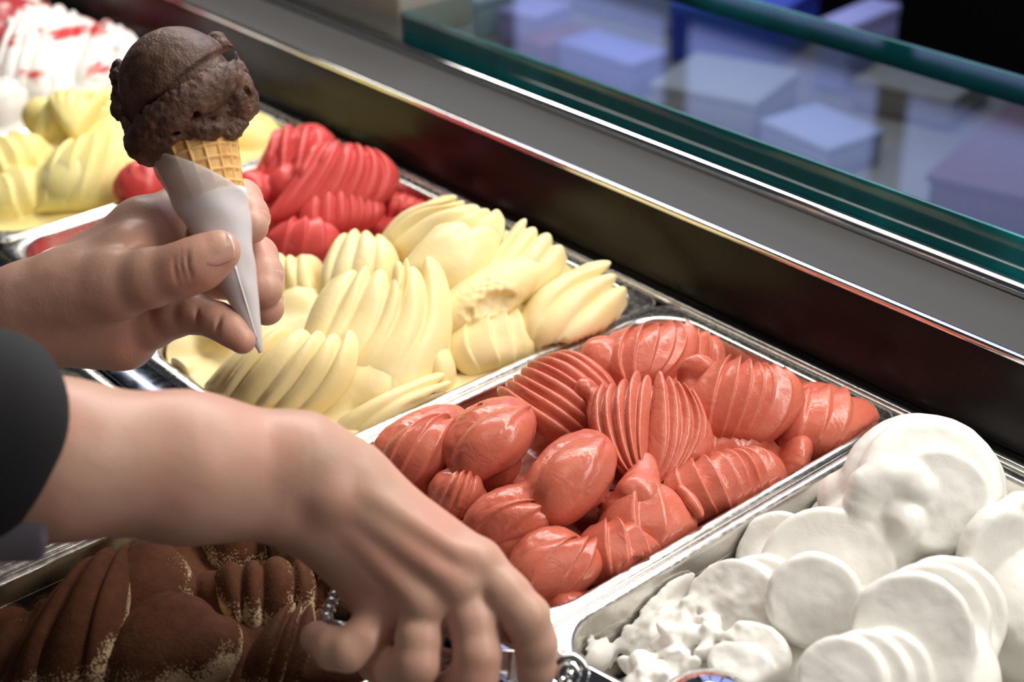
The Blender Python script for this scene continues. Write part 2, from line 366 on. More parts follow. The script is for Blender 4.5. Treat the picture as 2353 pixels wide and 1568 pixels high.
    def ribs(s, A, B, n, rad, k=1.5, wob=0.0, sub=5, amp=3.0, saw=0, belly=0.0, base=.35):
        """a pleated fold between two guide curves (start, middle, end): a thick sheet with n soft pleats and sharp valleys"""
        A = [s.pt(p) for p in A]; B = [s.pt(p) for p in B]; nu, nt = n*12 + 1, 36
        ja = 1 + s.rng.uniform(-.3, .3, n); jt = s.rng.uniform(-1, 1, n)*.035*min(wob, 1.5); ed = np.concatenate([[0], np.cumsum(1 + s.rng.uniform(-.35, .35, n))]); ed = ed/ed[-1]
        u = np.linspace(0, 1, nu); q = np.clip(np.searchsorted(ed, u, 'right')-1, 0, n-1); fr = (u-ed[q])/(ed[q+1]-ed[q])
        pr = np.abs(np.sin(math.pi*fr))**.62 if saw == 0 else np.where(fr < .86, (fr/.86)**1.4, np.clip((1-fr)/.14, 0, 1)**.6)
        t = (1 - np.cos(np.linspace(0, math.pi, nt)))/2; U, T = np.meshgrid(u, t, indexing='ij'); PR = pr[:, None]
        T2 = T*(1 + (.10*(PR-.6) + jt[q][:, None])*T)
        def cv(U, T):
            o = 0; a, c, b = [A[j]*(1-U[..., None]) + B[j]*U[..., None] for j in range(3)]; c = 2*c - .5*(a+b); T = T[..., None]
            return a*(1-T)**2 + 2*c*T*(1-T) + b*T*T
        p = cv(U, T2); nn = np.cross(cv(U+.02, T2) - cv(U-.02, T2), cv(U, T2+.02) - cv(U, T2-.02)); nn /= np.linalg.norm(nn, axis=-1, keepdims=True) + 1e-9
        if (nn.reshape(-1, 3).mean(0) @ (CP*1000 - p.reshape(-1, 3).mean(0))) < 0: nn = -nn
        th = rad[0]*(1-T)**2 + 2*(2*rad[1]-.5*(rad[0]+rad[2]))*T*(1-T) + rad[2]*T*T
        edge = np.clip(1 - np.abs(2*U-1)**5, 0, 1)**.5*np.clip(1 - np.abs(2*T-1)**4, 0, 1)**.5
        fade = base + (1-base)*np.clip(T*1.3, 0, 1)**.8
        hf = edge*(th + belly*4*U*(1-U)) + edge*amp*fade*ja[q][:, None]*(PR-.75)
        ph = s.rng.uniform(0, 6, 3); wv = .5*np.sin(U*7+T*5+ph[0]) + .35*np.sin(T*11-U*4+ph[1])
        front = p + nn*(hf + wv*edge)[..., None]; back = p - nn*(edge*th*1.1)[..., None]
        o = s.nx; i, j = np.meshgrid(np.arange(nu-1), np.arange(nt-1), indexing='ij'); k0 = (i*nt + j).ravel()
        f1 = np.stack([k0, k0+nt, k0+nt+1, k0+1], 1); N_ = nu*nt; f2 = np.stack([k0, k0+1, k0+nt+1, k0+nt], 1) + N_
        v = np.concatenate([front.reshape(-1, 3), back.reshape(-1, 3)]); fc = np.concatenate([f1, f2])
        e1 = f1[len(f1)//2]; cr = np.cross(v[e1[1]]-v[e1[0]], v[e1[3]]-v[e1[0]])
        if cr @ nn.reshape(-1, 3).mean(0) < 0: fc = fc[:, ::-1]
        s.extra.append((v*.001, fc + o)); s.nx += len(v)
    def shingle(s, P0, P1, n, r0, r1, t=3.2, lean=.6, k=1.0, up=.0, r2=1.0, rnd=1.6):
        """thin round leaves, each overlapping the next one to the right"""
        for i in range(n):
            u = i/max(n-1, 1); C = [P0[j]*(1-u) + P1[j]*u for j in range(3)]; v = CP - s.pt(C)*.001; nn = norm(v) - lean*RT + up*UP
            s.leaf(C, r0*(1-u) + r1*u, t, nn, rnd, k, r2, tuple(UP))
    def fill(s, z, amp=3):
        x0, x1, y0, y1 = s.box; sl, g = s.sub(s.lo, s.lo+1e4)
        qx = np.abs(g[0]-(x0+x1)/2)-(x1-x0)/2+27; qy = np.abs(g[1]-(y0+y1)/2)-(y1-y0)/2+27
        s.wall = np.sqrt(np.maximum(qx, 0)**2 + np.maximum(qy, 0)**2) + np.minimum(np.maximum(qx, qy), 0) - 27   # (nx, ny, 1)
        s.put(sl, np.clip(np.maximum(s.wall + 0*g[2] + 2.5, g[2] - z), -12, 14).astype(np.float32), 4)
    def keep(s, over=3.0, slope=1.4):
        g = np.ix_(*[a.astype(np.float32) for a in s.ax])
        s.f = np.maximum(s.f, (s.wall + 1.0 + np.maximum(-g[2], 0)*.06) - np.maximum(g[2]-over, 0)*slope).astype(np.float32)
    def done(s, name, mat, label, cat='gelato'):
        v, q = s.mesh(); n0 = len(v); q = np.concatenate([q] + [f+n0 for _, f in s.extra]); v = np.concatenate([v] + [e for e, _ in s.extra])
        low = v[:, 2] < .002; bx = [.001*b for b in s.box]; v[low, 0] = np.clip(v[low, 0], bx[0]+.0012, bx[1]-.0012); v[low, 1] = np.clip(v[low, 1], bx[2]+.0012, bx[3]-.0012); v[:, 2] = np.maximum(v[:, 2], -.072)
        o = mesh(name, v, q, mat, None); tag(o, label, cat, 'mounds of gelato in the pans'); return o

# ---- coral mound
def coral():
    g = Gelato('coral', .95, 55, 3); g.fill(-18)
    g.lobe((1250, 1030, -18), (1640, 850, -12), 40, 22, 8); g.lobe((1400, 1180, -24), (1760, 980, -16), 42, 22, 8)
    g.lobe((1060, 1240, -28), (1500, 1220, -26), 40, 20, 8)
    # back fold: leaves that open to the right, and the small one behind it
    g.ribs([(1435, 910, 0), (1370, 830, 14), (1425, 750, 24)], [(1505, 905, 0), (1600, 820, 8), (1585, 740, 20)], 6, (6, 8, 4), 1, .8, 5, 3.4, 1, 6); g.lobe((1440, 900, 2), (1480, 770, 14), 15, 13, 3); g.lobe((1345, 850, 10), (1420, 790, 18), 11, 10, 2.5)
    g.ribs([(1560, 880, -6), (1570, 810, 4), (1590, 755, 12)], [(1640, 870, -10), (1665, 820, 0), (1650, 775, 8)], 3, (6, 7, 4), 1, .6, 5, 2.4, 1, 4)
    # long ribs at the left
    g.ribs([(1330, 1040, -4), (1225, 985, 8), (1140, 905, 12)], [(1420, 900, 8), (1370, 840, 18), (1290, 810, 17)], 8, (5, 7, 3.4), .9, .6, 5, 5.0, 0, 4, .8); g.lobe((1210, 930, 0), (1380, 900, 4), 24, 13, 4)
    g.lobe((1320, 905, 18), (1375, 890, 22), 6, 7, 1.5); g.lobe((1340, 880, 16), (1370, 930, 18), 5, 6, 1.5)
    # centre fan of ribs drawn together at the bottom
    g.ribs([(1470, 1125, 4), (1370, 1020, 17), (1368, 895, 30)], [(1486, 1120, 4), (1490, 1000, 22), (1500, 865, 37)], 5, (4, 6, 3), .9, 1, 5, 4.6, 0, 3, .5); g.ribs([(1482, 1120, 4), (1490, 1000, 21), (1505, 868, 36)], [(1500, 1125, 2), (1610, 1030, 8), (1605, 905, 28)], 5, (4, 6, 3), .9, 1, 5, 4.4, 0, 3, .5); g.lobe((1480, 1100, -2), (1480, 920, 18), 20, 11, 3)
    g.lobe((1365, 905, 18), (1430, 1060, 14), 8, 10, 2); g.lobe((1565, 930, 16), (1570, 1090, 2), 14, 14, 3); g.lobe((1395, 1010, 10), (1430, 1090, 8), 9, 9, 2)
    # right fold of leaves
    g.ribs([(1600, 1010, 2), (1590, 910, 20), (1650, 825, 30)], [(1730, 1045, -8), (1840, 940, 8), (1815, 850, 24)], 7, (6, 9, 4), 1, .8, 5, 3.6, 1, 8); g.lobe((1570, 1020, 0), (1690, 860, 20), 15, 14, 3); g.lobe((1590, 1040, -4), (1760, 1000, -2), 15, 13, 4)
    g.lobe((1560, 868, 20), (1640, 838, 27), 6, 9, 1.5); g.lobe((1570, 880, 14), (1600, 930, 12), 7, 9, 2)
    # end lobes
    g.lobe((1790, 1000, -8), (1960, 950, -6), 22, 20, 3); g.ribs([(1790, 1050, -12), (1785, 960, 2), (1830, 900, 6)], [(1915, 1070, -18), (2015, 1000, -10), (1990, 925, 0)], 4, (7, 10, 5), 1, .8, 5, 2.2, 1, 8); g.lobe((1790, 1050, -8), (1850, 1080, -14), 15, 15, 2.5)
    # stack of leaves bottom right
    g.ribs([(1600, 1205, -10), (1530, 1140, 4), (1540, 1075, 10)], [(1770, 1130, -16), (1800, 1080, -6), (1745, 1030, 3)], 9, (6, 8, 4), 1, .6, 5, 3.2, 1, 6); g.lobe((1560, 1180, -16), (1740, 1100, -16), 16, 14, 4)
    g.lobe((1560, 1120, 10), (1615, 1190, 4), 3, 4, 1.5)
    # teardrop below the centre fan
    g.cone(g.pt((1480, 1070, 12)), g.pt((1468, 1140, 8)), 6, 11, 4); g.ribs([(1420, 1270, -8), (1375, 1200, 2), (1458, 1120, 6)], [(1550, 1270, -14), (1600, 1200, -4), (1500, 1120, 5)], 3, (6, 8, 5), 1, .6, 5, 2.8, 1, 7); g.lobe((1400, 1230, -8), (1480, 1160, 2), 15, 13, 3)
    # smooth ovals
    g.lobe((1035, 1070, 8), (1210, 942, 17), 18, 16, 1.2); g.lobe((1030, 1085, -4), (1190, 1035, 0), 17, 15, 1.6)
    g.lobe((1232, 1195, 6), (1382, 1008, 19), 18, 15, 1.2); g.lobe((1070, 1210, 0), (1260, 1150, 8), 13, 11, 3); g.lobe((1110, 1265, -10), (1265, 1205, 0), 15, 13, 1.6)
    g.ribs([(1030, 1090, 6), (1075, 985, 25), (1190, 932, 25)], [(1085, 1108, 2), (1200, 1050, 15), (1222, 965, 18)], 2, (5, 7, 3.4), 1, .6, 5, .9, 1, 6)
    g.ribs([(1228, 1210, 4), (1245, 1080, 25), (1345, 1000, 29)], [(1295, 1205, 0), (1402, 1110, 13), (1398, 1025, 20)], 2, (5, 7, 3.4), 1, .6, 5, .9, 1, 6)
    g.ribs([(1080, 1225, -4), (1110, 1165, 8), (1240, 1140, 14)], [(1120, 1270, -10), (1240, 1230, 2), (1275, 1175, 8)], 3, (5, 6, 3.4), 1, .6, 5, 1.6, 1, 4)
    # left lobes half behind the hand
    g.ribs([(880, 1090, -4), (900, 1010, 12), (1010, 960, 12)], [(960, 1130, -10), (1040, 1060, 6), (1050, 985, 8)], 4, (5, 7, 3.4), 1, .6, 5, 2.0, 1, 5)
    g.ribs([(985, 1180, -6), (1000, 1120, 6), (1050, 1085, 10)], [(1060, 1190, -10), (1110, 1140, 2), (1095, 1100, 6)], 4, (4, 6, 3), 1, .6, 5, 2.0, 0, 4)
    g.lobe((860, 1060, -2), (1070, 955, 2), 14, 13, 1.6); g.lobe((890, 1100, -8), (1010, 1050, 4), 16, 13, 1.6); g.lobe((990, 1160, -4), (1090, 1110, 2), 13, 11, 1.6); g.lobe((880, 1000, -6), (1000, 980, -2), 12, 10, 3)
    g.shingle((1030, 1130, 2), (1080, 1140, 0), 3, 9, 8, 2.6, .5, .9)
    g.lobe((1000, 1300, -16), (1140, 1240, -10), 18, 12, 3); g.lobe((1080, 1380, -18), (1200, 1330, -14), 18, 12, 3)
    # bottom lobes
    g.ribs([(1175, 1370, -10), (1205, 1275, 7), (1305, 1232, 9)], [(1280, 1390, -14), (1375, 1325, -5), (1368, 1255, 2)], 4, (5, 7, 3.4), 1, .6, 5, 1.8, 1, 6)
    g.lobe((1180, 1345, -10), (1345, 1255, 2), 18, 15, 1.2); g.ribs([(1360, 1345, -10), (1325, 1260, 2), (1370, 1200, 6)], [(1470, 1335, -16), (1525, 1280, -8), (1455, 1205, 4)], 4, (6, 8, 4), 1, .6, 5, 3.0, 1, 6)
    g.lobe((1385, 1295, -4), (1440, 1320, -12), 10, 9, 2); g.lobe((1220, 1395, -18), (1350, 1365, -16), 15, 11, 2); g.lobe((1270, 1395, -8), (1340, 1370, -8), 9, 5, 2)
    g.keep(2, 1.0); g.noise(10, .55); g.noise(4, .32); g.noise(2.0, .14)
    for px, py, z in ((1250, 1150, 19), (1100, 935, 27), (1530, 1060, 20), (1960, 945, 14), (1475, 770, 30), (1655, 835, 40), (1590, 860, 36)): g.ell(g.pt((px, py, z-1)), np.eye(3), (2.0, 2.0, 3), 1.2, 's')
    return g.done('coral_gelato', MAT['coral'], 'coral pink gelato heaped in ribbed folds, beside the white gelato')
coral()

def cream():
    g = Gelato('cream', 1.0, 70, 5); g.fill(-8)
    g.lobe((520, 890, -18), (1000, 700, -8), 50, 22, 8); g.lobe((900, 790, -6), (1280, 620, -2), 50, 26, 8); g.lobe((930, 670, 0), (1120, 540, 4), 44, 26, 8)
    # long drape of ribs at the front left
    g.ribs([(452, 908, -6), (525, 825, 12), (612, 762, 22)], [(700, 978, -12), (800, 885, 8), (822, 775, 23)], 6, (6, 8, 4), 1, 1.4, 5, 5.0, 0, 5, .6); g.lobe((690, 960, -16), (850, 800, 8), 26, 15, 6); g.lobe((780, 930, -10), (900, 820, 6), 22, 14, 5)
    # middle fan, its ribs sweeping down to the left
    g.ribs([(680, 840, 4), (715, 710, 24), (770, 636, 35)], [(900, 950, -8), (1030, 800, 8), (1015, 610, 37)], 6, (7, 9, 4), 1, 1.4, 5, 5.0, 0, 7, .15); g.ribs([(850, 800, 8), (890, 700, 28), (903, 606, 44)], [(880, 830, 6), (925, 720, 24), (940, 602, 42)], 2, (5, 6, 3.4), 1.2, .5, 4, 3.0)
    g.lobe((930, 800, 4), (1010, 680, 22), 14, 15, 4); g.lobe((960, 830, 0), (1010, 760, 8), 14, 10, 3)
    # upper-left lobes
    g.ribs([(730, 715, 0), (740, 620, 18), (782, 542, 29)], [(895, 715, 4), (920, 620, 20), (892, 552, 29)], 4, (7, 9, 4), 1, .8, 5, 4.2, 0, 5, .4); g.ribs([(640, 700, 0), (632, 640, 12), (630, 590, 19)], [(735, 690, 6), (725, 640, 14), (714, 588, 21)], 3, (5, 6, 3.4), 1.2, .8, 5, 3.2)
    g.lobe((640, 740, -4), (740, 680, 6), 18, 12, 5); g.lobe((660, 640, 4), (740, 620, 10), 14, 10, 4)
    # crest at the back
    g.ribs([(850, 590, 10), (935, 495, 30), (1028, 446, 49)], [(990, 650, 14), (1120, 590, 30), (1160, 505, 44)], 5, (7, 9, 4), 1, 1.4, 5, 4.8, 0, 6, .1)
    # peaked sheet in front of it
    g.ribs([(875, 690, 12), (940, 590, 30), (1010, 512, 45)], [(1050, 700, 14), (1120, 620, 28), (1155, 535, 39)], 2, (7, 9, 4), 1, .8, 5, 4.4, 0, 5, .1); g.lobe((1010, 560, 32), (1140, 530, 36), 8, 9, 4)
    # finger ribs
    g.ribs([(1050, 700, 12), (1120, 600, 28), (1190, 508, 43)], [(1200, 710, 6), (1275, 650, 18), (1305, 585, 26)], 4, (6, 8, 4), 1, .8, 5, 4.6, 0, 4, .4); g.lobe((1160, 640, 8), (1290, 620, 6), 22, 18, 5)
    # broad torn sheet
    g.lobe((995, 760, 8), (1230, 610, 28), 19, 14, 2.5, roll=-15); g.lobe((1030, 755, 4), (1190, 700, 8), 20, 14, 2.5); g.lobe((1080, 725, 22), (1180, 680, 24), 6, 6, 2, op='s')
    # right-end folds
    g.ribs([(1190, 805, -6), (1215, 690, 14), (1362, 600, 26)], [(1275, 830, -14), (1385, 775, -2), (1445, 682, 7)], 3, (7, 10, 4.5), 1, 1, 5, 5.5, 0, 6, .25); g.lobe((1250, 740, -6), (1420, 690, -10), 20, 14, 5)
    # leaves
    g.ribs([(1085, 870, -10), (1030, 805, 5), (1065, 732, 12)], [(1235, 815, -14), (1262, 770, -6), (1232, 715, 5)], 6, (6, 9, 4), 1, .6, 5, 3.4, 1, 7); g.lobe((1020, 830, -12), (1190, 790, -16), 18, 13, 4)
    g.lobe((970, 858, -4), (1045, 850, -4), 16, 15, 1.6)
    g.ribs([(705, 1010, -20), (845, 925, -4), (1010, 850, 4)], [(860, 1025, -24), (960, 985, -14), (1030, 910, -8)], 3, (7, 9, 4.5), 1, .6, 5, 2.6, 0, 5, 1.0)
    # low front left corner
    g.lobe((330, 810, -10), (480, 720, -4), 26, 10, 5); g.lobe((380, 860, -12), (470, 900, -10), 18, 9, 4); g.lobe((470, 800, -6), (620, 690, 4), 22, 12, 5); g.lobe((400, 830, -2), (430, 860, -2), 7, 5, 2); g.lobe((500, 780, 4), (560, 720, 8), 8, 7, 2)
    g.keep(3, .8); g.noise(14, .5); g.noise(5, .18)
    for px, py, z in ((375, 822, 2), (445, 885, 0), (1120, 700, 24), (1160, 690, 26), (1080, 722, 20), (1140, 715, 22)): g.ell(g.pt((px, py, z)), np.eye(3), (2.6, 2.6, 3.5), 1.2, 's')
    g.noise(2.5, .9, at=(g.pt((1130, 700, 22)), 22))
    return g.done('cream_gelato', MAT['cream'], 'pale cream gelato folded in tall silky waves behind the coral one')
cream()

def white():
    g = Gelato('white', .90, 70, 7); g.fill(-40)
    t0 = np.array([.42, -.66, .62]); cx = np.array([1., 0, 0])
    g.lobe((1850, 1330, -26), (2320, 1180, -14), 48, 26, 12); g.lobe((1700, 1500, -36), (2250, 1480, -22), 52, 28, 12); g.lobe((2200, 1420, -16), (2450, 1340, -14), 44, 28, 10)
    # great swirl
    g.leaf((2120, 1135, 10), 36, 14, t0 + (.0, .15, .1), 12, 5); g.leaf((2135, 1120, 20), 31, 9, t0 + (.1, .1, .2), 7, 1.5); g.leaf((2155, 1150, 27), 22.5, 6, t0 + (.15, 0, 0), 3.5, 1.0)
    g.poly([(g.pt(p[:3]), p[3]) for p in ((1978, 1205, 16, 5), (1980, 1160, 24, 8), (2000, 1122, 30, 9.5), (2040, 1098, 34, 10), (2085, 1102, 34, 9.5), (2115, 1128, 31, 8), (2128, 1160, 27, 5))], 2.0); g.lobe((2040, 1200, 22), (2100, 1170, 24), 9, 6, 3); g.lobe((1980, 1150, 22), (2060, 1100, 28), 11, 11, 3); g.lobe((2060, 1190, 22), (2120, 1220, 20), 8, 8, 3); g.lobe((1940, 1190, 4), (2120, 1250, 10), 22, 18, 5); g.lobe((1890, 1180, -4), (1990, 1130, 4), 14, 14, 5)
    # leaves along the middle
    for (px, py, z, r, t, n) in ((1790, 1275, -12, 19, 5, (0, 0, 0)), (1900, 1325, -2, 29, 6, (.1, 0, 0)), (1870, 1380, 6, 19.5, 5, (.15, 0, -.1)), (1745, 1385, -8, 20, 5, (-.2, 0, 0)), (1690, 1400, -8, 21, 5, (-.25, 0, 0))):
        g.leaf((px, py, z), r, t, t0 + n, 2.6, 1.2)
    g.lobe((1700, 1340, -22), (1950, 1340, -14), 22, 16, 6); g.lobe((1860, 1250, -6), (2060, 1250, 2), 22, 16, 6)
    # front leaves
    for (px, py, z, r, t, n) in ((2175, 1415, 0, 24, 5, (.1, 0, 0)), (2140, 1425, 5, 23, 5, (.05, 0, 0)), (2095, 1455, 11, 24, 5, (.05, 0, -.1)), (2030, 1560, 2, 19, 5, (0, 0, .1)), (1985, 1560, 4, 18, 5, (-.1, 0, .1)), (1935, 1565, 5, 17, 5, (-.1, 0, .1))):
        g.leaf((px, py, z), r, t, t0 + n, 2.6, 1.2)
    g.lobe((2080, 1540, -10), (2280, 1520, -10), 28, 18, 6)
    # standing leaves at the right
    g.leaf((2290, 1290, 8), 19, 5, np.array([.95, -.25, .25]), 3, 2, 1.3); g.leaf((2345, 1260, 8), 19, 5, np.array([.95, -.25, .25]), 3, 2, 1.3); g.lobe((2080, 1265, 0), (2240, 1215, 8), 8, 8, 5)
    # torn rough part
    g.lobe((1470, 1570, -34), (1640, 1420, -20), 20, 16, 5); rr = np.random.RandomState(8)
    for i in range(34):
        u, w = rr.uniform(0, 1, 2); px, py = 1450 + 210*u, 1600 - 200*u + (w-.5)*150; a = rr.normal(size=(3, 3)); q, _ = np.linalg.qr(a)
        g.ell(g.pt((px, py, -14 + 8*u - 10*abs(w-.5))), q, (rr.uniform(7, 13), rr.uniform(3, 6), rr.uniform(2.5, 5)), 2.0)
    g.leaf((1735, 1500, -6), 15, 5, t0 + (-.25, 0, .3), 3, 2, .8); g.leaf((1700, 1530, -4), 13, 4, t0 + (-.1, .1, .5), 3, 2, .7); g.lobe((1490, 1410, -26), (1590, 1430, -18), 10, 9, 2)
    # film left on the pan wall
    g.lobe((1335, 1515, -18), (1395, 1500, -24), 7, 8, 3)
    for i in range(9):
        t = i/8; p = np.array([g.box[0]+1.0, 318+14+t*62, -18-8*math.sin(t*5)-4*t]); g.ell(p, np.eye(3), (2.4, 9, 13-5*t), 3)
    g.keep(3, .8); g.noise(12, .35); g.noise(4, .22); g.noise(4.5, 1.2, at=(g.pt((1580, 1490, -12)), 50)); g.noise(2.2, .5, at=(g.pt((1580, 1490, -12)), 50))
    return g.done('white_gelato', MAT['white'], 'snow white gelato piled in round leaves, in the rightmost pan')
white()

def raspberry():
    g = Gelato('rasp', 1.4, 65, 9); g.fill(-26)
    g.lobe((560, 520, -14), (860, 380, -8), 46, 26, 10); g.lobe((330, 520, -22), (600, 440, -14), 44, 22, 10)
    g.ribs([(560, 460, 2), (600, 360, 22), (640, 298, 37)], [(700, 430, 6), (770, 350, 22), (748, 296, 34)], 4, (7, 8, 4), 1, 1, 5, 4.2, 0, 6, .4); g.comb([(620, 400, 16), (680, 420, 16)], [(640, 302, 36), (665, 290, 38), (710, 292, 36)], 3, 10, 4.4, 0, 2.5)
    g.lobe((660, 330, 22), (760, 330, 24), 15, 13, 3)
    g.ribs([(600, 510, 2), (675, 410, 22), (746, 328, 37)], [(820, 500, -8), (915, 430, 8), (885, 355, 27)], 6, (7, 9, 4), 1, 1, 5, 4.4, 0, 8, .3); g.comb([(690, 430, 18), (800, 430, 14)], [(748, 335, 34), (790, 330, 36), (850, 348, 30)], 4, 11, 4.8, 0, 2.5)
    g.lobe((760, 430, 6), (880, 420, 4), 22, 18, 5); g.lobe((620, 430, 8), (700, 420, 14), 14, 13, 3)
    g.ribs([(700, 545, -6), (688, 490, 8), (715, 452, 13)], [(850, 525, -12), (885, 480, -2), (852, 452, 5)], 7, (6, 7, 4), 1, .6, 5, 3, 0, 5); g.lobe((610, 570, 0), (770, 545, 0), 15, 14, 2.5)
    g.comb([(890, 500, -10), (960, 500, -12)], [(910, 440, 4), (970, 460, -2)], 4, 8, 4, 0, 2)
    g.lobe((265, 435, 8), (385, 410, 8), 19, 16, 3); g.lobe((120, 555, -20), (290, 470, -12), 11, 12, 3); g.lobe((180, 560, -22), (360, 480, -12), 14, 10, 3); g.lobe((120, 555, -16), (140, 550, -14), 7, 8, 3)
    g.lobe((540, 450, 8), (620, 420, 12), 14, 12, 3)
    g.ribs([(620, 600, -8), (615, 545, 8), (660, 512, 12)], [(750, 595, -12), (785, 550, 0), (745, 520, 6)], 4, (6, 7, 4), 1, .8, 5, 2.4, 1, 5)
    g.ribs([(275, 470, -6), (260, 420, 12), (300, 378, 20)], [(370, 470, -8), (400, 420, 8), (360, 380, 18)], 3, (6, 7, 4), 1, .8, 5, 2.0, 1, 5)
    g.keep(2, 1); g.noise(9, .6); g.noise(4, .3)
    return g.done('raspberry_gelato', MAT['rasp'], 'raspberry red gelato in glossy ribs behind the held cone')
raspberry()
def yellow():
    g = Gelato('yellow', 1.7, 70, 11); g.fill(-12)
    g.lobe((60, 420, -8), (500, 300, -4), 52, 24, 10); g.lobe((150, 330, 0), (420, 260, 4), 46, 26, 10)
    g.ribs([(70, 345, 4), (90, 265, 22), (122, 212, 36)], [(245, 345, 2), (285, 265, 18), (248, 220, 33)], 5, (7, 9, 4), 1, 1, 5, 4.4, 0, 6, .4); g.comb([(170, 310, 20)], [(120, 222, 34), (165, 208, 38), (235, 222, 34)], 5, 9, 4.8, 0, 3); g.lobe((70, 300, 8), (130, 240, 20), 16, 15, 6)
    g.ribs([(80, 490, -10), (95, 390, 12), (150, 325, 21)], [(300, 480, -12), (345, 390, 4), (315, 318, 15)], 6, (7, 9, 4), 1, 1, 5, 3, 1, 8); g.lobe((110, 460, -2), (220, 360, 12), 22, 16, 5)
    g.shell((-60, 420, -2), (100, 330, 10), 22, 18, 5, 2.8, 'leaf', .3, 1, .1, k=4); g.shell((-40, 490, -10), (110, 410, 2), 22, 16, 4, 2.6, 'leaf', .2, 1, .15, k=4, lo=.4)
    g.lobe((250, 300, 6), (330, 260, 8), 20, 18, 5); g.lobe((520, 330, -10), (640, 290, -8), 26, 14, 5); g.lobe((380, 300, 6), (500, 270, 2), 26, 18, 6)
    g.keep(3, .8); g.noise(14, .6)
    return g.done('yellow_gelato', MAT['yellow'], 'bright yellow gelato in soft folds, left of the held cone')
yellow()
def ripple_mat(name, base, streak, lo, hi):
    m = P(name, base, .4, 0, .4, .25, (1, .9, .8), .005, vary=(34, streak, lo, hi, (1.0, .45, 1.6))); return m
def ripple():
    g = Gelato('ripple', 1.8, 75, 13); g.fill(-10)
    g.lobe((-60, 240, -4), (300, 130, 2), 52, 26, 10); g.lobe((60, 150, 8), (230, 80, 14), 40, 26, 10)
    g.ribs([(-30, 235, 2), (0, 110, 24), (55, 15, 40)], [(150, 240, 2), (195, 120, 20), (185, 40, 32)], 5, (7, 10, 4), 1, 1, 5, 4.4, 0, 8, .4); g.comb([(60, 120, 20)], [(20, 45, 34), (80, 18, 40), (150, 45, 34)], 5, 12, 5.5, 0, 3)
    g.ribs([(150, 250, -2), (185, 140, 18), (200, 55, 29)], [(310, 240, -8), (335, 150, 6), (295, 80, 18)], 4, (7, 10, 4), 1, 1, 5, 4.4, 0, 6, .4); g.shell((200, 240, 0), (265, 80, 22), 18, 18, 5, 3.4, 'fan', .5, 0, k=4)
    g.shell((-40, 280, -6), (60, 190, 8), 22, 16, 5, 3.0, 'fan', .5, 0, k=4); g.lobe((60, 210, 4), (170, 180, 10), 20, 14, 5); g.lobe((80, 270, -6), (230, 220, -2), 24, 14, 6)
    g.keep(3, .8); g.noise(14, .6)
    return g.done('rippled_gelato', ripple_mat('rippled_white', (.86, .82, .76), (.55, .03, .03), .54, .60), 'white gelato rippled with red sauce at the upper left')
ripple()
def farpan():
    g = Gelato('far', 2.2, 60, 15); g.fill(-10)
    g.lobe((-200, 140, 0), (60, 10, 6), 50, 26, 10); g.shell((-80, 100, 0), (0, -20, 20), 24, 18, 6, 3, 'fan', .5, 0, k=4); g.shell((-20, 60, 0), (70, -20, 14), 24, 18, 6, 3, 'fan', .5, 0, k=4)
    g.keep(3, .8); g.noise(14, .6)
    return g.done('cherry_gelato', ripple_mat('cherry_ripple', (.42, .03, .035), (.85, .78, .72), .55, .62), 'dark red gelato at the very top left corner')
farpan()

def cocoa_mat():
    m, nt, b = newmat('cocoa_dusted_cream'); N, L = nt.nodes, nt.links
    tc = N.new('ShaderNodeTexCoord'); ge = N.new('ShaderNodeNewGeometry'); sx = N.new('ShaderNodeSeparateXYZ'); L.new(ge.outputs['Normal'], sx.inputs[0])
    def noise(sc_, det):
        t = N.new('ShaderNodeTexNoise'); t.inputs['Scale'].default_value = sc_; t.inputs['Detail'].default_value = det; L.new(tc.outputs['Object'], t.inputs['Vector']); return t.outputs['Fac']
    def math_(op, a, c):
        n = N.new('ShaderNodeMath'); n.operation = op
        for i, x in enumerate((a, c)):
            if isinstance(x, (int, float)): n.inputs[i].default_value = x
            else: L.new(x, n.inputs[i])
        return n.outputs[0]
    # powder settles on what faces up; it is worn away in patches and specks
    s = math_('ADD', math_('MULTIPLY', sx.outputs['Z'], .55), math_('MULTIPLY', noise(45, 3), .9)); s = math_('ADD', s, math_('MULTIPLY', noise(900, 3), .75))
    mr = N.new('ShaderNodeMapRange'); mr.inputs['From Min'].default_value = .86; mr.inputs['From Max'].default_value = 1.02; L.new(s, mr.inputs['Value'])
    mx = N.new('ShaderNodeMix'); mx.data_type = 'RGBA'; L.new(mr.outputs[0], mx.inputs['Factor']); mx.inputs['A'].default_value = (.60, .44, .26, 1)
    m2 = N.new('ShaderNodeMix'); m2.data_type = 'RGBA'; L.new(noise(200, 4), m2.inputs['Factor']); m2.inputs['A'].default_value = (.050, .016, .006, 1); m2.inputs['B'].default_value = (.125, .045, .017, 1)
    L.new(m2.outputs['Result'], mx.inputs['B']); L.new(mx.outputs['Result'], b.inputs['Base Color']); b.inputs['Roughness'].default_value = .85; b.inputs['Specular IOR Level'].default_value = .2
    bn = N.new('ShaderNodeBump'); bn.inputs['Strength'].default_value = .5; bn.inputs['Distance'].default_value = .0007; L.new(noise(700, 4), bn.inputs['Height']); L.new(bn.outputs[0], b.inputs['Normal'])
    return m
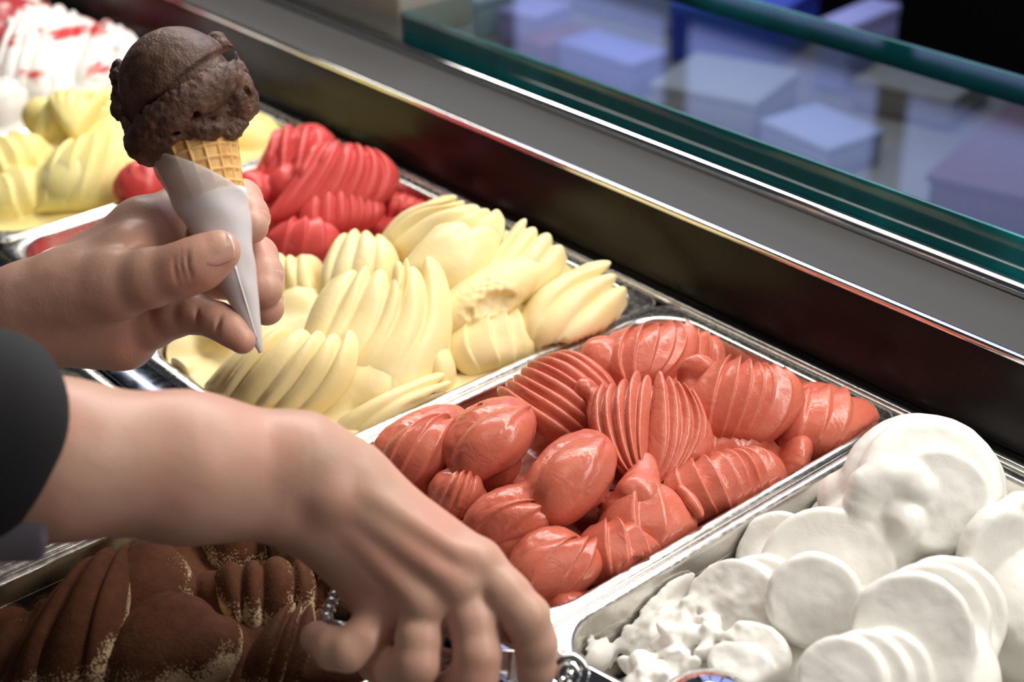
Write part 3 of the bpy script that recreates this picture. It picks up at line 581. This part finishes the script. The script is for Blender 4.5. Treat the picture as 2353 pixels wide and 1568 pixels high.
def tiramisu():
    g = Gelato('tira', 1.05, 40, 17); g.fill(-44)
    g.lobe((100, 1480, -40), (500, 1300, -34), 46, 22, 10); g.lobe((400, 1560, -40), (760, 1420, -36), 46, 22, 10)
    # big ribbed lobe
    g.ribs([(-10, 1610, -38), (75, 1460, -18), (190, 1322, -8)], [(240, 1610, -30), (285, 1420, -3), (305, 1260, 0)], 4, (7, 8, 4), 1, .8, 5, 5.5, 0, 5, .7); g.lobe((215, 1420, -16), (430, 1325, -14), 22, 18, 2.0); g.lobe((270, 1300, -8), (425, 1360, -16), 17, 16, 3)
    # second lobe
    g.lobe((255, 1580, -26), (480, 1400, -8), 22, 17, 1.2); g.ribs([(150, 1600, -34), (250, 1490, -22), (385, 1405, -15)], [(220, 1600, -30), (310, 1480, -16), (430, 1385, -9)], 2, (5, 5.5, 4), 1.0, 0, 5, 4); g.lobe((420, 1470, -14), (540, 1540, -26), 18, 16, 3)
    # back lobe
    g.lobe((220, 1290, -24), (480, 1215, -22), 16, 16, 3); g.lobe((470, 1260, -20), (650, 1240, -22), 22, 18, 3)
    # fan of leaves on the right
    g.ribs([(555, 1465, -32), (500, 1385, -16), (500, 1300, -6)], [(690, 1465, -34), (785, 1390, -20), (768, 1298, -9)], 5, (7, 9, 4.5), 1, .8, 5, 5.5, 0, 6, .5)
    g.lobe((450, 1340, -18), (560, 1400, -20), 10, 10, 3); g.lobe((690, 1340, -16), (780, 1400, -28), 16, 16, 3)
    # lower right lobes
    g.ribs([(555, 1610, -26), (570, 1500, -10), (650, 1400, -7)], [(725, 1600, -26), (765, 1500, -16), (738, 1425, -13)], 4, (6, 8, 4), 1, .8, 5, 4.5, 0, 5, .6); g.lobe((600, 1520, -16), (760, 1480, -18), 12, 12, 3); g.lobe((740, 1560, -18), (960, 1460, -18), 20, 14, 3); g.lobe((690, 1570, -14), (860, 1560, -16), 14, 12, 3)
    # left lobes
    g.lobe((-60, 1460, -26), (60, 1390, -20), 16, 14, 2.5); g.lobe((40, 1400, -26), (140, 1360, -24), 18, 12, 3); g.lobe((-60, 1540, -30), (100, 1480, -28), 18, 12, 3); g.lobe((10, 1430, -8), (50, 1440, -8), 6, 8, 2, op='s')
    g.keep(2, 1); g.noise(10, .5); g.noise(3.5, .2)
    return g.done('cocoa_gelato', cocoa_mat(), 'cocoa dusted tiramisu gelato in brown folds under the right arm')
tiramisu()

# ================================================================== person (two arms reach in from the left)
def nail(parent, c, n, t, w, l, name='fingernail'):
    """nail plate: curved oval plate, c centre, n outward normal, t towards the fingertip"""
    n = norm(n); t = norm(t - n*(n @ t)); s = np.cross(n, t); rows, cols = 10, 11; rings = []
    top, bot = [], []
    for i in range(rows):
        a = i/(rows-1)*2 - 1; top.append([]); bot.append([])
        for j in range(cols):
            b = j/(cols-1)*2 - 1; hw = w*math.sqrt(max(0, 1 - max(0, (-a-.1)/.9)**2.2))*math.sqrt(max(0.0, 1 - max(0, (a-.55)/.45)**2.5*.8)); hw = max(hw, w*.05)
            x = b*hw; z = -(x*x)/(2*w)*.95 - .35*max(0, a-.2)**2*.002
            p = c + t*(a*l) + s*x + n*z; top[-1].append(p); bot[-1].append(p - n*.0012)
    v = [q for r in top for q in r] + [q for r in bot for q in r]; o = rows*cols; f = []
    for i in range(rows-1):
        for j in range(cols-1):
            a = i*cols+j; f += [(a, a+1, a+cols+1, a+cols), (o+a, o+a+cols, o+a+cols+1, o+a+1)]
    edge = [j for j in range(cols)] + [i*cols+cols-1 for i in range(1, rows)] + [(rows-1)*cols+j for j in range(cols-2, -1, -1)] + [i*cols for i in range(rows-2, 0, -1)]
    for a, b in zip(edge, edge[1:]+edge[:1]): f.append((a, o+a, o+b, b))
    return mesh(name, v, f, MAT['nail'], parent)
person = empty('person', tuple(dep(-600, 1000, .62)), 'person in a black sleeve reaching in, holding a cone and a scoop', 'person')
ZL = .68
def lh(px, py, dz): return 1000*dep(px, py, ZL + dz*.001)
def left_arm():
    pts = [lh(-330, 800, 40), lh(680, 400, -40), lh(680, 900, 60), lh(-330, 900, -40), lh(0, 400, 60)]
    lo = np.min(pts, 0) - 25; hi = np.max(pts, 0) + 25
    g = Sculpt(lo, hi, .95, 21)
    C = lambda a, ra, b, rb, k=8: g.cone(lh(*a), lh(*b), ra, rb, k)
    # forearm and wrist
    C((-330, 800, 8), 26, (-60, 735, 8), 16.5, 8); C((-330, 810, 30), 24, (-60, 740, 26), 16, 8); C((-60, 735, 8), 16.5, (60, 705, 10), 15, 8); C((-60, 740, 26), 16, (80, 712, 26), 14, 8)
    # palm
    C((20, 712, 14), 13, (330, 528, 24), 13.5, 8); C((20, 720, 14), 15, (330, 590, 28), 14, 8); C((30, 728, 14), 16, (300, 680, 26), 15, 9); C((40, 738, 12), 16.5, (270, 755, 20), 17.5, 9)
    C((60, 765, 24), 14, (290, 778, 22), 12.5, 9)
    # thenar and thumb
    C((70, 690, 2), 16, (270, 655, -10), 15, 12); C((150, 640, 4), 12, (300, 585, 6), 11, 10); C((300, 585, 6), 11, (365, 545, 20), 10, 10)
    g.chain([(lh(270, 655, -10), 14), (lh(345, 640, -17), 12.2), (lh(420, 620, -22), 10.9), (lh(462, 604, -24), 10.6), (lh(503, 578, -25), 9.0)], 5)
    # index
    g.chain([(lh(330, 525, 24), 14), (lh(420, 480, 38), 10.5), (lh(500, 452, 40), 9.6)], 6); g.chain([(lh(500, 452, 40), 9.6), (lh(556, 458, 24), 9.2), (lh(573, 495, 14), 8.7), (lh(578, 520, 8), 7.9)], 3)
    # middle
    g.chain([(lh(330, 570, 28), 13), (lh(430, 560, 44), 10.5), (lh(520, 555, 44), 9.8), (lh(590, 588, 26), 9.6), (lh(606, 632, 14), 9.0), (lh(609, 664, 9), 7.9)], 2.5)
    # ring
    g.chain([(lh(320, 640, 30), 13), (lh(430, 640, 44), 10), (lh(530, 640, 42), 9.4), (lh(596, 672, 24), 8.6), (lh(613, 708, 18), 7.6)], 2.0)
    # little finger
    g.chain([(lh(270, 768, 20), 12.5), (lh(350, 748, 14), 10), (lh(400, 728, 8), 8.6), (lh(455, 722, 2), 7.9), (lh(500, 737, -3), 7.5), (lh(530, 757, -6), 7.1), (lh(556, 783, -8), 5.9)], 3.5)
    # creases
    for a, b, r in (((412, 580, -35.4), (424, 664, -33.8), .6), ((428, 574, -35.5), (440, 660, -34.3), .6), ((398, 590, -34.8), (408, 664, -33.0), .6), ((450, 690, -7.5), (456, 756, -7.5), .6), ((508, 715, -12), (498, 765, -12), .6)):
        g.cone(lh(*a), lh(*b), r, r, 1.6, 's')
    g.cone(lh(305, 598, -10), lh(400, 572, -4), 2.2, 2.4, 7, 's')
    g.noise(26, .5); g.noise(7, .12)
    v, q = g.mesh(); o = mesh('left_arm', v, q, MAT['skin'], person); o['label'] = 'left hand gripping the wrapped cone'
    L = lambda *a: lh(*a)*.001
    nail(o, L(489, 562, -33.2), -FW*.85 + UP*.5, L(503, 578, -25) - L(462, 604, -24), .0078, .0088)
    nail(o, L(614, 512, 7.4), RT*.95 - FW*.3, L(578, 520, 8) - L(573, 495, 14), .0056, .0050)
    nail(o, L(645, 650, 7.8), RT*.9 - FW*.42, L(609, 664, 9) - L(606, 632, 14), .0058, .0056)
    nail(o, L(647, 701, 18.0), RT*.97 - FW*.2, L(613, 708, 18) - L(596, 672, 24), .005, .0048)
left_arm()

def left_sleeve():
    cr = [lh(-1150, 600, -60), lh(-1150, 1150, 120), lh(-200, 600, 90), lh(-200, 1000, -60)]; g = Sculpt(np.min(cr, 0) - 10, np.max(cr, 0) + 10, 2.2, 29)
    g.cone(lh(-1050, 880, 40), lh(-290, 790, 22), 46, 38, 4); g.cone(lh(-700, 840, 30), lh(-100, 760, 18), 34, 30, 3, 's'); g.noise(30, 1.2)
    v, q = g.mesh(); o = mesh('sleeve', v, q, MAT['sleeve'], person); o['label'] = 'black sleeve'
left_sleeve()
def rh(px, py, Z): return 1000*dep(px, py, Z)
def right_arm():
    cr = [rh(-330, 860, .5), rh(-330, 1260, .6), rh(1330, 1250, .54), rh(1330, 1640, .65), rh(700, 860, .62), rh(700, 1640, .54)]
    lo = np.min(cr, 0) - 12; hi = np.max(cr, 0) + 12
    g = Sculpt(lo, hi, 1.0, 23)
    C = lambda a, ra, b, rb, k=8: g.cone(rh(*a), rh(*b), ra, rb, k)
    C((-330, 1058, .535), 29, (130, 1056, .552), 28.0, 8); C((130, 1056, .552), 28.0, (430, 1074, .57), 26.0, 8)
    C((430, 1060, .57), 24, (690, 1062, .584), 17.0, 10); C((430, 1092, .572), 23.5, (680, 1150, .588), 16.0, 10)
    # heel of the hand and back of the hand
    C((690, 1062, .584), 17, (800, 1105, .588), 14, 10); C((680, 1150, .588), 15.5, (760, 1210, .592), 15, 10)
    C((770, 1090, .588), 13, (1092, 1300, .585), 9.6, 9); C((760, 1120, .588), 13, (1060, 1350, .583), 10.3, 9); C((740, 1165, .590), 13, (975, 1395, .584), 9.8, 9); C((735, 1195, .594), 12, (880, 1405, .592), 9.4, 9)
    C((780, 1180, .600), 14, (1000, 1340, .600), 12, 10); C((800, 1110, .600), 14, (1060, 1300, .600), 11, 10)
    # knuckles, wrist bone
    g.ell(rh(1097, 1292, .5783), np.eye(3), (8.0, 8.0, 8.0), 5); g.ell(rh(1055, 1345, .5753), np.eye(3), (8.3, 8.3, 8.3), 5); g.ell(rh(978, 1392, .5768), np.eye(3), (8.3, 8.3, 8.3), 5); g.ell(rh(880, 1400, .588), np.eye(3), (7.5, 7.5, 7.5), 5)
    g.ell(rh(752, 1140, .576), np.eye(3), (9, 9, 9), 7)
    # tendons
    for a, b in (((830, 1130, .5765), (1080, 1290, .575)), ((810, 1165, .5765), (1040, 1340, .5725)), ((790, 1205, .5785), (965, 1385, .5745))): g.cone(rh(*a), rh(*b), 2.0, 3.0, 5)
    # fingers
    g.chain([(rh(1100, 1302, .584), 9.8), (rh(1165, 1368, .577), 9.0), (rh(1211, 1420, .574), 8.6), (rh(1232, 1480, .577), 7.9), (rh(1236, 1535, .581), 7.4), (rh(1228, 1600, .590), 6.4)], 3)
    g.chain([(rh(1062, 1352, .582), 10), (rh(1088, 1430, .575), 8.8), (rh(1098, 1505, .571), 8.3), (rh(1092, 1550, .572), 8.4), (rh(1040, 1590, .584), 7.6), (rh(1000, 1600, .60), 7)], 2.5)
    g.chain([(rh(980, 1400, .583), 9.6), (rh(962, 1470, .575), 8.6), (rh(958, 1525, .573), 8.5), (rh(905, 1540, .582), 8.0), (rh(868, 1525, .592), 7.4), (rh(900, 1490, .606), 6.6)], 2.0)
    g.chain([(rh(885, 1410, .590), 9.2), (rh(835, 1470, .582), 8.2), (rh(800, 1495, .580), 8.0), (rh(765, 1492, .583), 7.6), (rh(730, 1470, .590), 6.6)], 2.2)
    # thumb lies along the far side of the handle
    g.chain([(rh(800, 1120, .600), 13), (rh(930, 1270, .612), 11.5), (rh(1010, 1370, .616), 10), (rh(1070, 1425, .614), 9), (rh(1110, 1470, .608), 7.6)], 4)
    g.noise(28, .6); g.noise(8, .15)
    v, q = g.mesh(); o = mesh('right_arm', v, q, MAT['skin'], person); o['label'] = 'right forearm and hand squeezing the scoop handle'
    # sleeve and shirt cuff round the forearm: tubes with a slanting open end
    cr = [rh(-1100, 700, .45), rh(-1100, 1330, .62), rh(290, 720, .66), rh(290, 1330, .45)]; lo = np.min(cr, 0) - 6; hi = np.max(cr, 0) + 6
    def cut(g, p0, n, k=4):
        n = norm(n); gg = np.ix_(*[a.astype(np.float32) for a in g.ax]); d = n[0]*(gg[0]-p0[0]) + n[1]*(gg[1]-p0[1]) + n[2]*(gg[2]-p0[2])
        a = g.f; h = np.maximum(k - np.abs(a - d), 0)/k; g.f = np.maximum(a, d) + h*h*k*.25
    axd = norm(rh(300, 1060, .562) - rh(-420, 1050, .545))
    g = Sculpt(lo, hi, 2.0, 25); g.cone(rh(-1000, 990, .53), rh(-420, 995, .535), 46, 40, 4); g.cone(rh(-420, 995, .535), rh(400, 1012, .560), 40, 37.5, 4); cut(g, rh(108, 1010, .552), axd + FW*.55 - UP*.10, 26)
    for i in range(5): g.cone(rh(-300+i*42, 830+7*i, .518), rh(-270+i*42, 1200, .514), 1.5, 1.5, 9)
    g.cone(rh(-420, 1050, .545), rh(300, 1060, .562), 30.5, 29.5, 3, 's'); g.noise(30, 1.0)
    v, q = g.mesh(); o = mesh('sleeve', v, q, MAT['sleeve'], person); o['label'] = 'black sleeve'
    g = Sculpt(lo, hi, 2.0, 27); g.cone(rh(-420, 1092, .545), rh(400, 1092, .562), 31.5, 30.5, 4); cut(g, rh(88, 1100, .552), axd + FW*.3 + UP*.1, 3); g.cone(rh(-420, 1056, .538), rh(300, 1058, .562), 28.5, 27.4, 3, 's'); g.noise(22, .7)
    v, q = g.mesh(); o = mesh('shirt_cuff', v, q, MAT['cuff'], person); o['label'] = 'grey shirt cuff'
right_arm()

# ================================================================== cone in the hand
MAT['paper'] = P('wrapping_paper', (.80, .76, .76), .55, 0, .3, .15, (1, 1, 1), .002, bump=[(120, .25, .0006)])
def paper_thin():
    m, nt, b = newmat('thin_paper'); N, L = nt.nodes, nt.links; b.inputs['Base Color'].default_value = (.78, .74, .74, 1); b.inputs['Roughness'].default_value = .6
    tr = N.new('ShaderNodeBsdfTransparent'); mx = N.new('ShaderNodeMixShader'); mx.inputs[0].default_value = .42; out = N['Material Output']
    L.new(tr.outputs[0], mx.inputs[1]); L.new(b.outputs[0], mx.inputs[2]); L.new(mx.outputs[0], out.inputs[0]); return m
MAT['paper_thin'] = paper_thin()
MAT['waffle'] = P('waffle', (.80, .49, .19), .6, 0, .3, .1, (1, .6, .3), .003, vary=(160, (.66, .34, .10), .45, .7), bump=[(700, .3, .0004)])
MAT['choc'] = P('chocolate_gelato', (.070, .033, .021), .52, 0, .4, .0, (1, .5, .3), .002, bump=[(300, .6, .0014), (900, .6, .0008), (2600, .4, .0003)], vary=(130, (.135, .070, .046), .42, .66), rvary=(60, .38, .65))
tip = dep(597, 803, ZL - .006); top = dep(436, 300, ZL + .004)
cone = empty('ice_cream_cone', tuple(tip), 'waffle cone in white paper with a chocolate scoop, held up', 'ice cream')
AX = top - tip; LA = np.linalg.norm(AX); AX = AX/LA; RB = .0212                    # radius at the mouth
E1 = norm(np.cross(AX, FW)); E1 = E1 if E1 @ RT > 0 else -E1; E2 = -norm(FW - AX*(FW @ AX))   # E1 to the right, E2 to the camera
def cpt(h, a, r): return tip + AX*h + r*(math.cos(a)*E1 + math.sin(a)*E2)
def crad(h): return RB*(max(h, 0)/LA)**.92
def waffle():
    nh, na = 150, 220; v = []; f = []
    h0, h1 = LA*.30, LA*1.04
    for i in range(nh):
        h = h0 + (h1-h0)*i/(nh-1); r = crad(h)
        for j in range(na):
            a = 2*math.pi*j/na; u = (h/.0054) % 1; w = (a*17/(2*math.pi) + .25) % 1
            gu = max(0, 1 - abs(u-.5)/.20); gw = max(0, 1 - abs(w-.5)/.17); d = max(gu, gw); d = d*d*(3-2*d)
            v.append(cpt(h, a, r - .0012 + .0011*d))
    for i in range(nh-1):
        for j in range(na): k = i*na+j; k2 = i*na+(j+1) % na; f.append((k, k2, k2+na, k+na))
    o = len(v)
    for h in (h1, h0):                                  # inner wall, so that the cone is hollow
        for j in range(na): v.append(cpt(h, 2*math.pi*j/na, crad(h) - .0030))
    for j in range(na):
        j2 = (j+1) % na; f += [((nh-1)*na+j, (nh-1)*na+j2, o+j2, o+j), (o+j, o+j2, o+na+j2, o+na+j), (o+na+j, o+na+j2, j2, j)]
    mesh('waffle_cone', v, f, MAT['waffle'], cone)
waffle()
def wrap(name, mat, hfun, dr, hb=0.0, th=.00025):
    na, nh = 96, 40; v = []; f = []
    for s in (0, 1):
        for i in range(nh):
            for j in range(na):
                a = 2*math.pi*j/na; ht = hfun(a); h = hb + (ht-hb)*i/(nh-1)
                wob = .0003*math.sin(3*a + h*260) + .00045*math.sin(h*380 - 2*a) + .0004*math.sin(5*a - h*190 + 1)
                v.append(cpt(h, a, crad(h) + dr + .0007 + wob*(h/LA) - s*th))
    o = nh*na
    for i in range(nh-1):
        for j in range(na):
            k = i*na+j; k2 = i*na+(j+1) % na; f += [(k, k2, k2+na, k+na), (o+k, o+k+na, o+k2+na, o+k2)]
    for j in range(na):
        k = (nh-1)*na+j; k2 = (nh-1)*na+(j+1) % na; f.append((k, k2, o+k2, o+k))
    return mesh(name, v, f, mat, cone)
def slant(a): return LA*(.800 - .150*math.cos(a) + .015*math.sin(a))
wrap('paper_wrapper', MAT['paper_thin'], slant, .0006)
wrap('inner_paper', MAT['paper'], lambda a: LA*(.665 + .02*math.sin(a*1.0+.6)), .0001)
# twisted paper end and a pleat
v, f = tube([tip - AX*.0015, tip + AX*.004, tip + AX*.010], [.0010, .0017, .0026], 14); mesh('paper_tip', v, f, MAT['paper'], cone)
v, f = tube([cpt(h, 1.35, crad(h)+.0010) for h in np.linspace(.004, LA*.36, 12)], [.0004 + .0003*i/11 for i in range(12)], 8); mesh('paper_pleat', v, f, MAT['paper'], cone)
def scoop_ball():
    c = 1000*dep(422, 175, ZL + .004); lo = c - 48; hi = c + 48; g = Sculpt(lo, hi, .7, 31)
    q = lambda px, py, dz: 1000*dep(px, py, ZL + dz*.001)
    R = np.stack([E1, AX, E2]); TA = norm(AX - .42*E1 + .22*E2); ball = q(409, 197, 0)
    # skirt of gelato pressed out round the ball
    g.torus(q(428, 256, 0), TA, 22.5, 9.0, .8, 'u', 1.05); g.ell(q(430, 288, 1), R, (23.5, 10.5, 21.5), 5); g.ell(q(548, 225, 2), R, (8.5, 11, 12), 4)
    g.cone(q(272, 160, 8), q(283, 250, 4), 2.6, 5, 2); g.cone(q(496, 98, 6), q(535, 165, 4), 5.0, 6, 2)
    # grooves on the right flank, holes
    for a, b in (((565, 210, -6), (585, 255, -2)), ((548, 262, -8), (582, 268, -2))): g.cone(q(*a), q(*b), 1.3, 1.0, 2, 's')
    for px, py in ((450, 272), (495, 276), (400, 290), (440, 250), (470, 300), (365, 300)): g.ell(q(px, py, -24), np.eye(3), (2.2, 2.2, 4), 1.5, 's')
    # ragged lip
    rr = np.random.RandomState(4)
    for i in range(26):
        t = i/25; px = 262 + 40*t*t + rr.uniform(-5, 5); py = 150 + 170*t; g.ell(q(px + 6, py, rr.uniform(-3, 8)), np.eye(3), rr.uniform(1.4, 3.2, 3), 1.5)
    for i in range(10):
        t = i/9; g.ell(q(505 + 45*t + rr.uniform(-3, 3), 90 + 80*t, rr.uniform(0, 8)), np.eye(3), rr.uniform(1.2, 2.4, 3), 1.5)
    for i in range(40):
        t = i/39; a = rr.normal(size=(3, 3)); Q, _ = np.linalg.qr(a)
        g.ell(q(318 + 228*t + rr.uniform(-6, 6), 312 - 16*t + rr.uniform(-10, 6), -15*math.sin(t*3.1) + rr.uniform(-3, 3)), Q, rr.uniform(1.6, 4.5, 3), 2.5)
    g.noise(6, .7); g.noise(2.6, .6); g.noise(1.5, .4)
    # the smooth ball, with a shadowed groove round its foot
    g.ell(ball, np.eye(3), (25.6, 25.6, 25.6), .6); g.torus(ball + TA*-3.6, TA, 26.2, 2.7, .8, 's'); g.torus(ball + TA*-6.0, TA, 25.6, 2.2, .8, 's'); g.noise(3, .16)
    v, f = g.mesh(); mesh('chocolate_scoop', v, f, MAT['choc'], cone)
scoop_ball()

# ================================================================== squeeze-handle scoop in the right hand
sco = empty('ice_cream_scoop', tuple(dep(1308, 1548, .583)), 'chrome squeeze handle ice cream scoop in the right hand', 'scoop')
D = dep
def bar(name, pts, w, t, hint):
    rings = []; pts = [np.asarray(p) for p in pts]
    for i, p in enumerate(pts):
        tg = pts[min(i+1, len(pts)-1)] - pts[max(i-1, 0)]; a, b = frame_of(tg, hint); ww = w[i] if hasattr(w, '__len__') else w
        rings.append([tuple(p + a*ww*math.cos(q)*(abs(math.cos(q))**-.4 if abs(math.cos(q)) > .02 else 0) + b*t*math.sin(q)*(abs(math.sin(q))**-.4 if abs(math.sin(q)) > .02 else 0)) for q in np.linspace(0, 2*math.pi, 20, endpoint=False)])
    v, f = loft(rings, True, True); return mesh(name, v, f, MAT['chrome'], sco)
VN = tuple(-FW)
bar('handle_arm', [D(742, 1438, .596), D(800, 1452, .596), D(930, 1486, .597), D(1035, 1514, .597), D(1150, 1520, .592), D(1240, 1528, .587), D(1300, 1545, .583)], [.0030, .0032, .0034, .0036, .0045, .0052, .006], .0016, VN)
bar('handle_arm', [D(790, 1338, .612), D(900, 1400, .610), D(1050, 1440, .606), D(1150, 1452, .600), D(1230, 1492, .592), D(1300, 1540, .586)], [.0026, .003, .0034, .0042, .0048, .006], .0016, VN)
bar('bowl_neck', [D(1290, 1520, .584), D(1340, 1556, .582), D(1430, 1596, .584), D(1560, 1650, .588)], [.0045, .0050, .0040, .0034], .0022, VN)
# ribbed grip between the two arms at the end
gp = [D(748, 1440, .597), D(752, 1415, .600), D(762, 1385, .604), D(774, 1360, .608), D(788, 1338, .611)]
pts = []; rad = []
for i in range(61):
    t = i/60*4; k = min(int(t), 3); pts.append(gp[k]*(1-(t-k)) + gp[k+1]*(t-k)); rad.append(.0014 + .0011*abs(math.sin(i/60*math.pi*7)))
v, f = tube(pts, rad, 14); mesh('ribbed_grip', v, f, MAT['chrome'], sco)
c = D(1308, 1549, .5775)
v, f = lathe(c, -FW, [(-.006, .0078), (-.0002, .0078), (.0006, .0070), (.0006, .0062), (-.0004, .0056), (-.0004, .0048), (.0010, .0044), (.0014, .0036), (.0014, .0028), (.0004, .0022), (.0004, .0018), (.0018, .0012), (.0020, .0001)], 40)
mesh('pivot_screw', v, f, MAT['chrome'], sco)
# coil spring beside the pivot
sp0, sp1 = D(1190, 1500, .588), D(1186, 1568, .586); ax = sp1-sp0; a, b = frame_of(ax); pts = [sp0 + ax*(i/140) + .0030*(math.cos(i*.45)*a + math.sin(i*.45)*b) for i in range(141)]
v, f = tube(pts, .0008, 6); mesh('spring', v, f, MAT['chrome'], sco)
# bowl: hollow hemisphere, dome towards the camera
bc = D(1632, 1716, .588); bn = norm(UP*.75 - FW*.5 + RT*.1)
prof = [(.029*math.sin(t), .029*math.cos(t)) for t in np.linspace(0, math.pi/2, 20)]
v, f = lathe(bc, bn, [(0, .0276)] + [(0, .029)] + prof[1:], 48); mesh('bowl', v, f, MAT['chrome'], sco)
v, f = lathe(bc, bn, [(-.0012, .0284), (-.0012, .0302), (.0012, .0302), (.0012, .0288)], 48); mesh('bowl_rim', v, f, MAT['chrome'], sco)

# ================================================================== glass top beyond the ledge and the shop behind it
def glass_mat():
    m, nt, b = newmat('clear_glass'); N, L = nt.nodes, nt.links; out = N['Material Output']
    gl = N.new('ShaderNodeBsdfGlossy'); gl.inputs['Roughness'].default_value = .03
    tr = N.new('ShaderNodeBsdfTransparent'); tr.inputs['Color'].default_value = (.86, .94, .95, 1); lw = N.new('ShaderNodeLayerWeight'); lw.inputs[0].default_value = .5
    pw = N.new('ShaderNodeMath'); pw.operation = 'POWER'; L.new(lw.outputs['Facing'], pw.inputs[0]); pw.inputs[1].default_value = 5
    ml = N.new('ShaderNodeMath'); ml.operation = 'MULTIPLY_ADD'; L.new(pw.outputs[0], ml.inputs[0]); ml.inputs[1].default_value = .9; ml.inputs[2].default_value = .04
    mx = N.new('ShaderNodeMixShader'); L.new(ml.outputs[0], mx.inputs[0]); L.new(tr.outputs[0], mx.inputs[1]); L.new(gl.outputs[0], mx.inputs[2]); L.new(mx.outputs[0], out.inputs[0]); return m
MAT['glass'] = glass_mat()
v, f = box(-.871, X1, .6346, .8259, .0600, .0735, .0); mesh('glass_top', v, f, MAT['glass'], case, smooth=False)
v, f = box(-.871, X1, .6320, .6345, .0500, .0740, .0006); mesh('glass_front_edge', v, f, MAT['glass_edge'], case)
v, f = box(X0, X1, .8260, .8300, .0560, .0740, .0006); mesh('glass_rear_edge', v, f, MAT['glass_edge'], case)
# low sales table on the customers' side, seen through the glass
tbl = empty('sales_table', (-1.4, 1.65, -.9), 'low brown sales table beyond the glass, loaded with boxes standing in for reflections', 'table')
v, f = box(-2.6, -.35, 1.10, 1.76, -.335, -.305, .004); mesh('table_top', v, f, P('brown_table', (.36, .32, .29), .35, vary=(4, (.22, .17, .16), .4, .6)), tbl)
for x in (-2.5, -.45):
    for y in (1.2, 1.68): v, f = box(x-.03, x+.03, y-.03, y+.03, -.9, -.336, .004); mesh('leg', v, f, MAT['dark'], tbl)
def reflection_box(cx, cy, sx, sy, h, col, label, rz=0.0, lid=None):  # invented boxes, coloured to stand in for blurred reflections in the glass
    root = empty('reflection_box', (cx, cy, -.305), label, 'box', 'boxes standing in for reflections, on the sales table')
    def bx(name, a, b, z0, z1, m):
        v, f = box(-a/2, a/2, -b/2, b/2, z0, z1, .003); c, q = math.cos(rz), math.sin(rz)
        mesh(name, [(x*c - y*q + cx, x*q + y*c + cy, z - .3045) for x, y, z in v], f, m, root)
    m = P('reflection_box_paint', col, .4); bx('box_body', sx, sy, 0, h*.8, m); bx('box_lid', sx*1.03, sy*1.03, h*.8, h, P('reflection_box_lid', lid or tuple(min(1, c*1.15) for c in col), .35))
reflection_box(-1.70, 1.38, .075, .085, .06, (.42, .52, .54), 'pale grey carton nearest the beige end cover')
reflection_box(-1.61, 1.40, .07, .08, .05, (.42, .36, .70), 'small lavender carton beside the pale grey carton', .2)
reflection_box(-1.52, 1.36, .06, .09, .04, (.26, .09, .09), 'red brown carton between two lavender ones', -.1)
reflection_box(-1.63, 1.62, .26, .15, .07, (.46, .47, .80), 'long pale lavender carton at the rear of the table', .1)
reflection_box(-1.41, 1.36, .13, .07, .05, (.36, .36, .80), 'violet carton close to the teal glass edge', .05)
reflection_box(-1.375, 1.58, .14, .18, .08, (.04, .07, .50), 'deep blue carton in the middle of the table', .3, (.05, .10, .60))
reflection_box(-1.23, 1.38, .14, .13, .05, (.40, .38, .40), 'wide grey carton in front of the deep blue carton', .3)
reflection_box(-1.20, 1.60, .045, .12, .09, (.36, .38, .75), 'narrow blue carton to the right of the deep blue one', .1)
reflection_box(-1.06, 1.36, .11, .09, .04, (.42, .44, .66), 'pale blue carton near the right teal edge', -.1)
reflection_box(-1.08, 1.58, .13, .12, .04, (.26, .22, .19), 'flat brown carton at the right of the table', .2)
reflection_box(-.80, 1.50, .24, .32, .05, (.15, .06, .07), 'large maroon carton at the right end of the table', .25)
# steel end bracket at the left end of the glass
v, f = box(-1.75, -.872, .6312, .70, .0485, .112, .004); mesh('end_cover', v, f, P('beige_cover', (.30, .28, .25), .45), case)
v, f = box(-4, 4, -3, 5, -.92, -.90); tag(mesh('floor', v, f, P('shop_floor', (.14, .125, .115), .4)), kind='structure')
v, f = box(-4, 4, 3.0, 3.05, -.9, 2.2); tag(mesh('wall_back', v, f, P('shop_wall', (.05, .048, .05), .6)), kind='structure')
def lit(name, col, k):
    m, nt, b = newmat(name); b.inputs['Emission Color'].default_value = (*col, 1); b.inputs['Emission Strength'].default_value = k; b.inputs['Base Color'].default_value = (.02, .02, .02, 1); return m
added_win = empty('added_window_1', (-2.2, 2.99, .3), None, None, None, 'structure')  # added glowing window, out of view, to give the glass a bluish reflection
v, f = box(-3.6, -.6, 2.975, 2.998, .30, 1.75, .004); mesh('added_window_frame', v, f, MAT['dark'], added_win)
glow_pane = lit('added_glow_pane', (.42, .50, 1.0), 1.2)  # glow added for the lavender haze on the glass top
for i in range(4):
    for j in range(2):
        x = -3.5 + i*.72; z = .38 + j*.68; v, f = box(x, x+.62, 2.965, 2.975, z, z+.58); mesh('glow_pane', v, f, glow_pane, added_win)
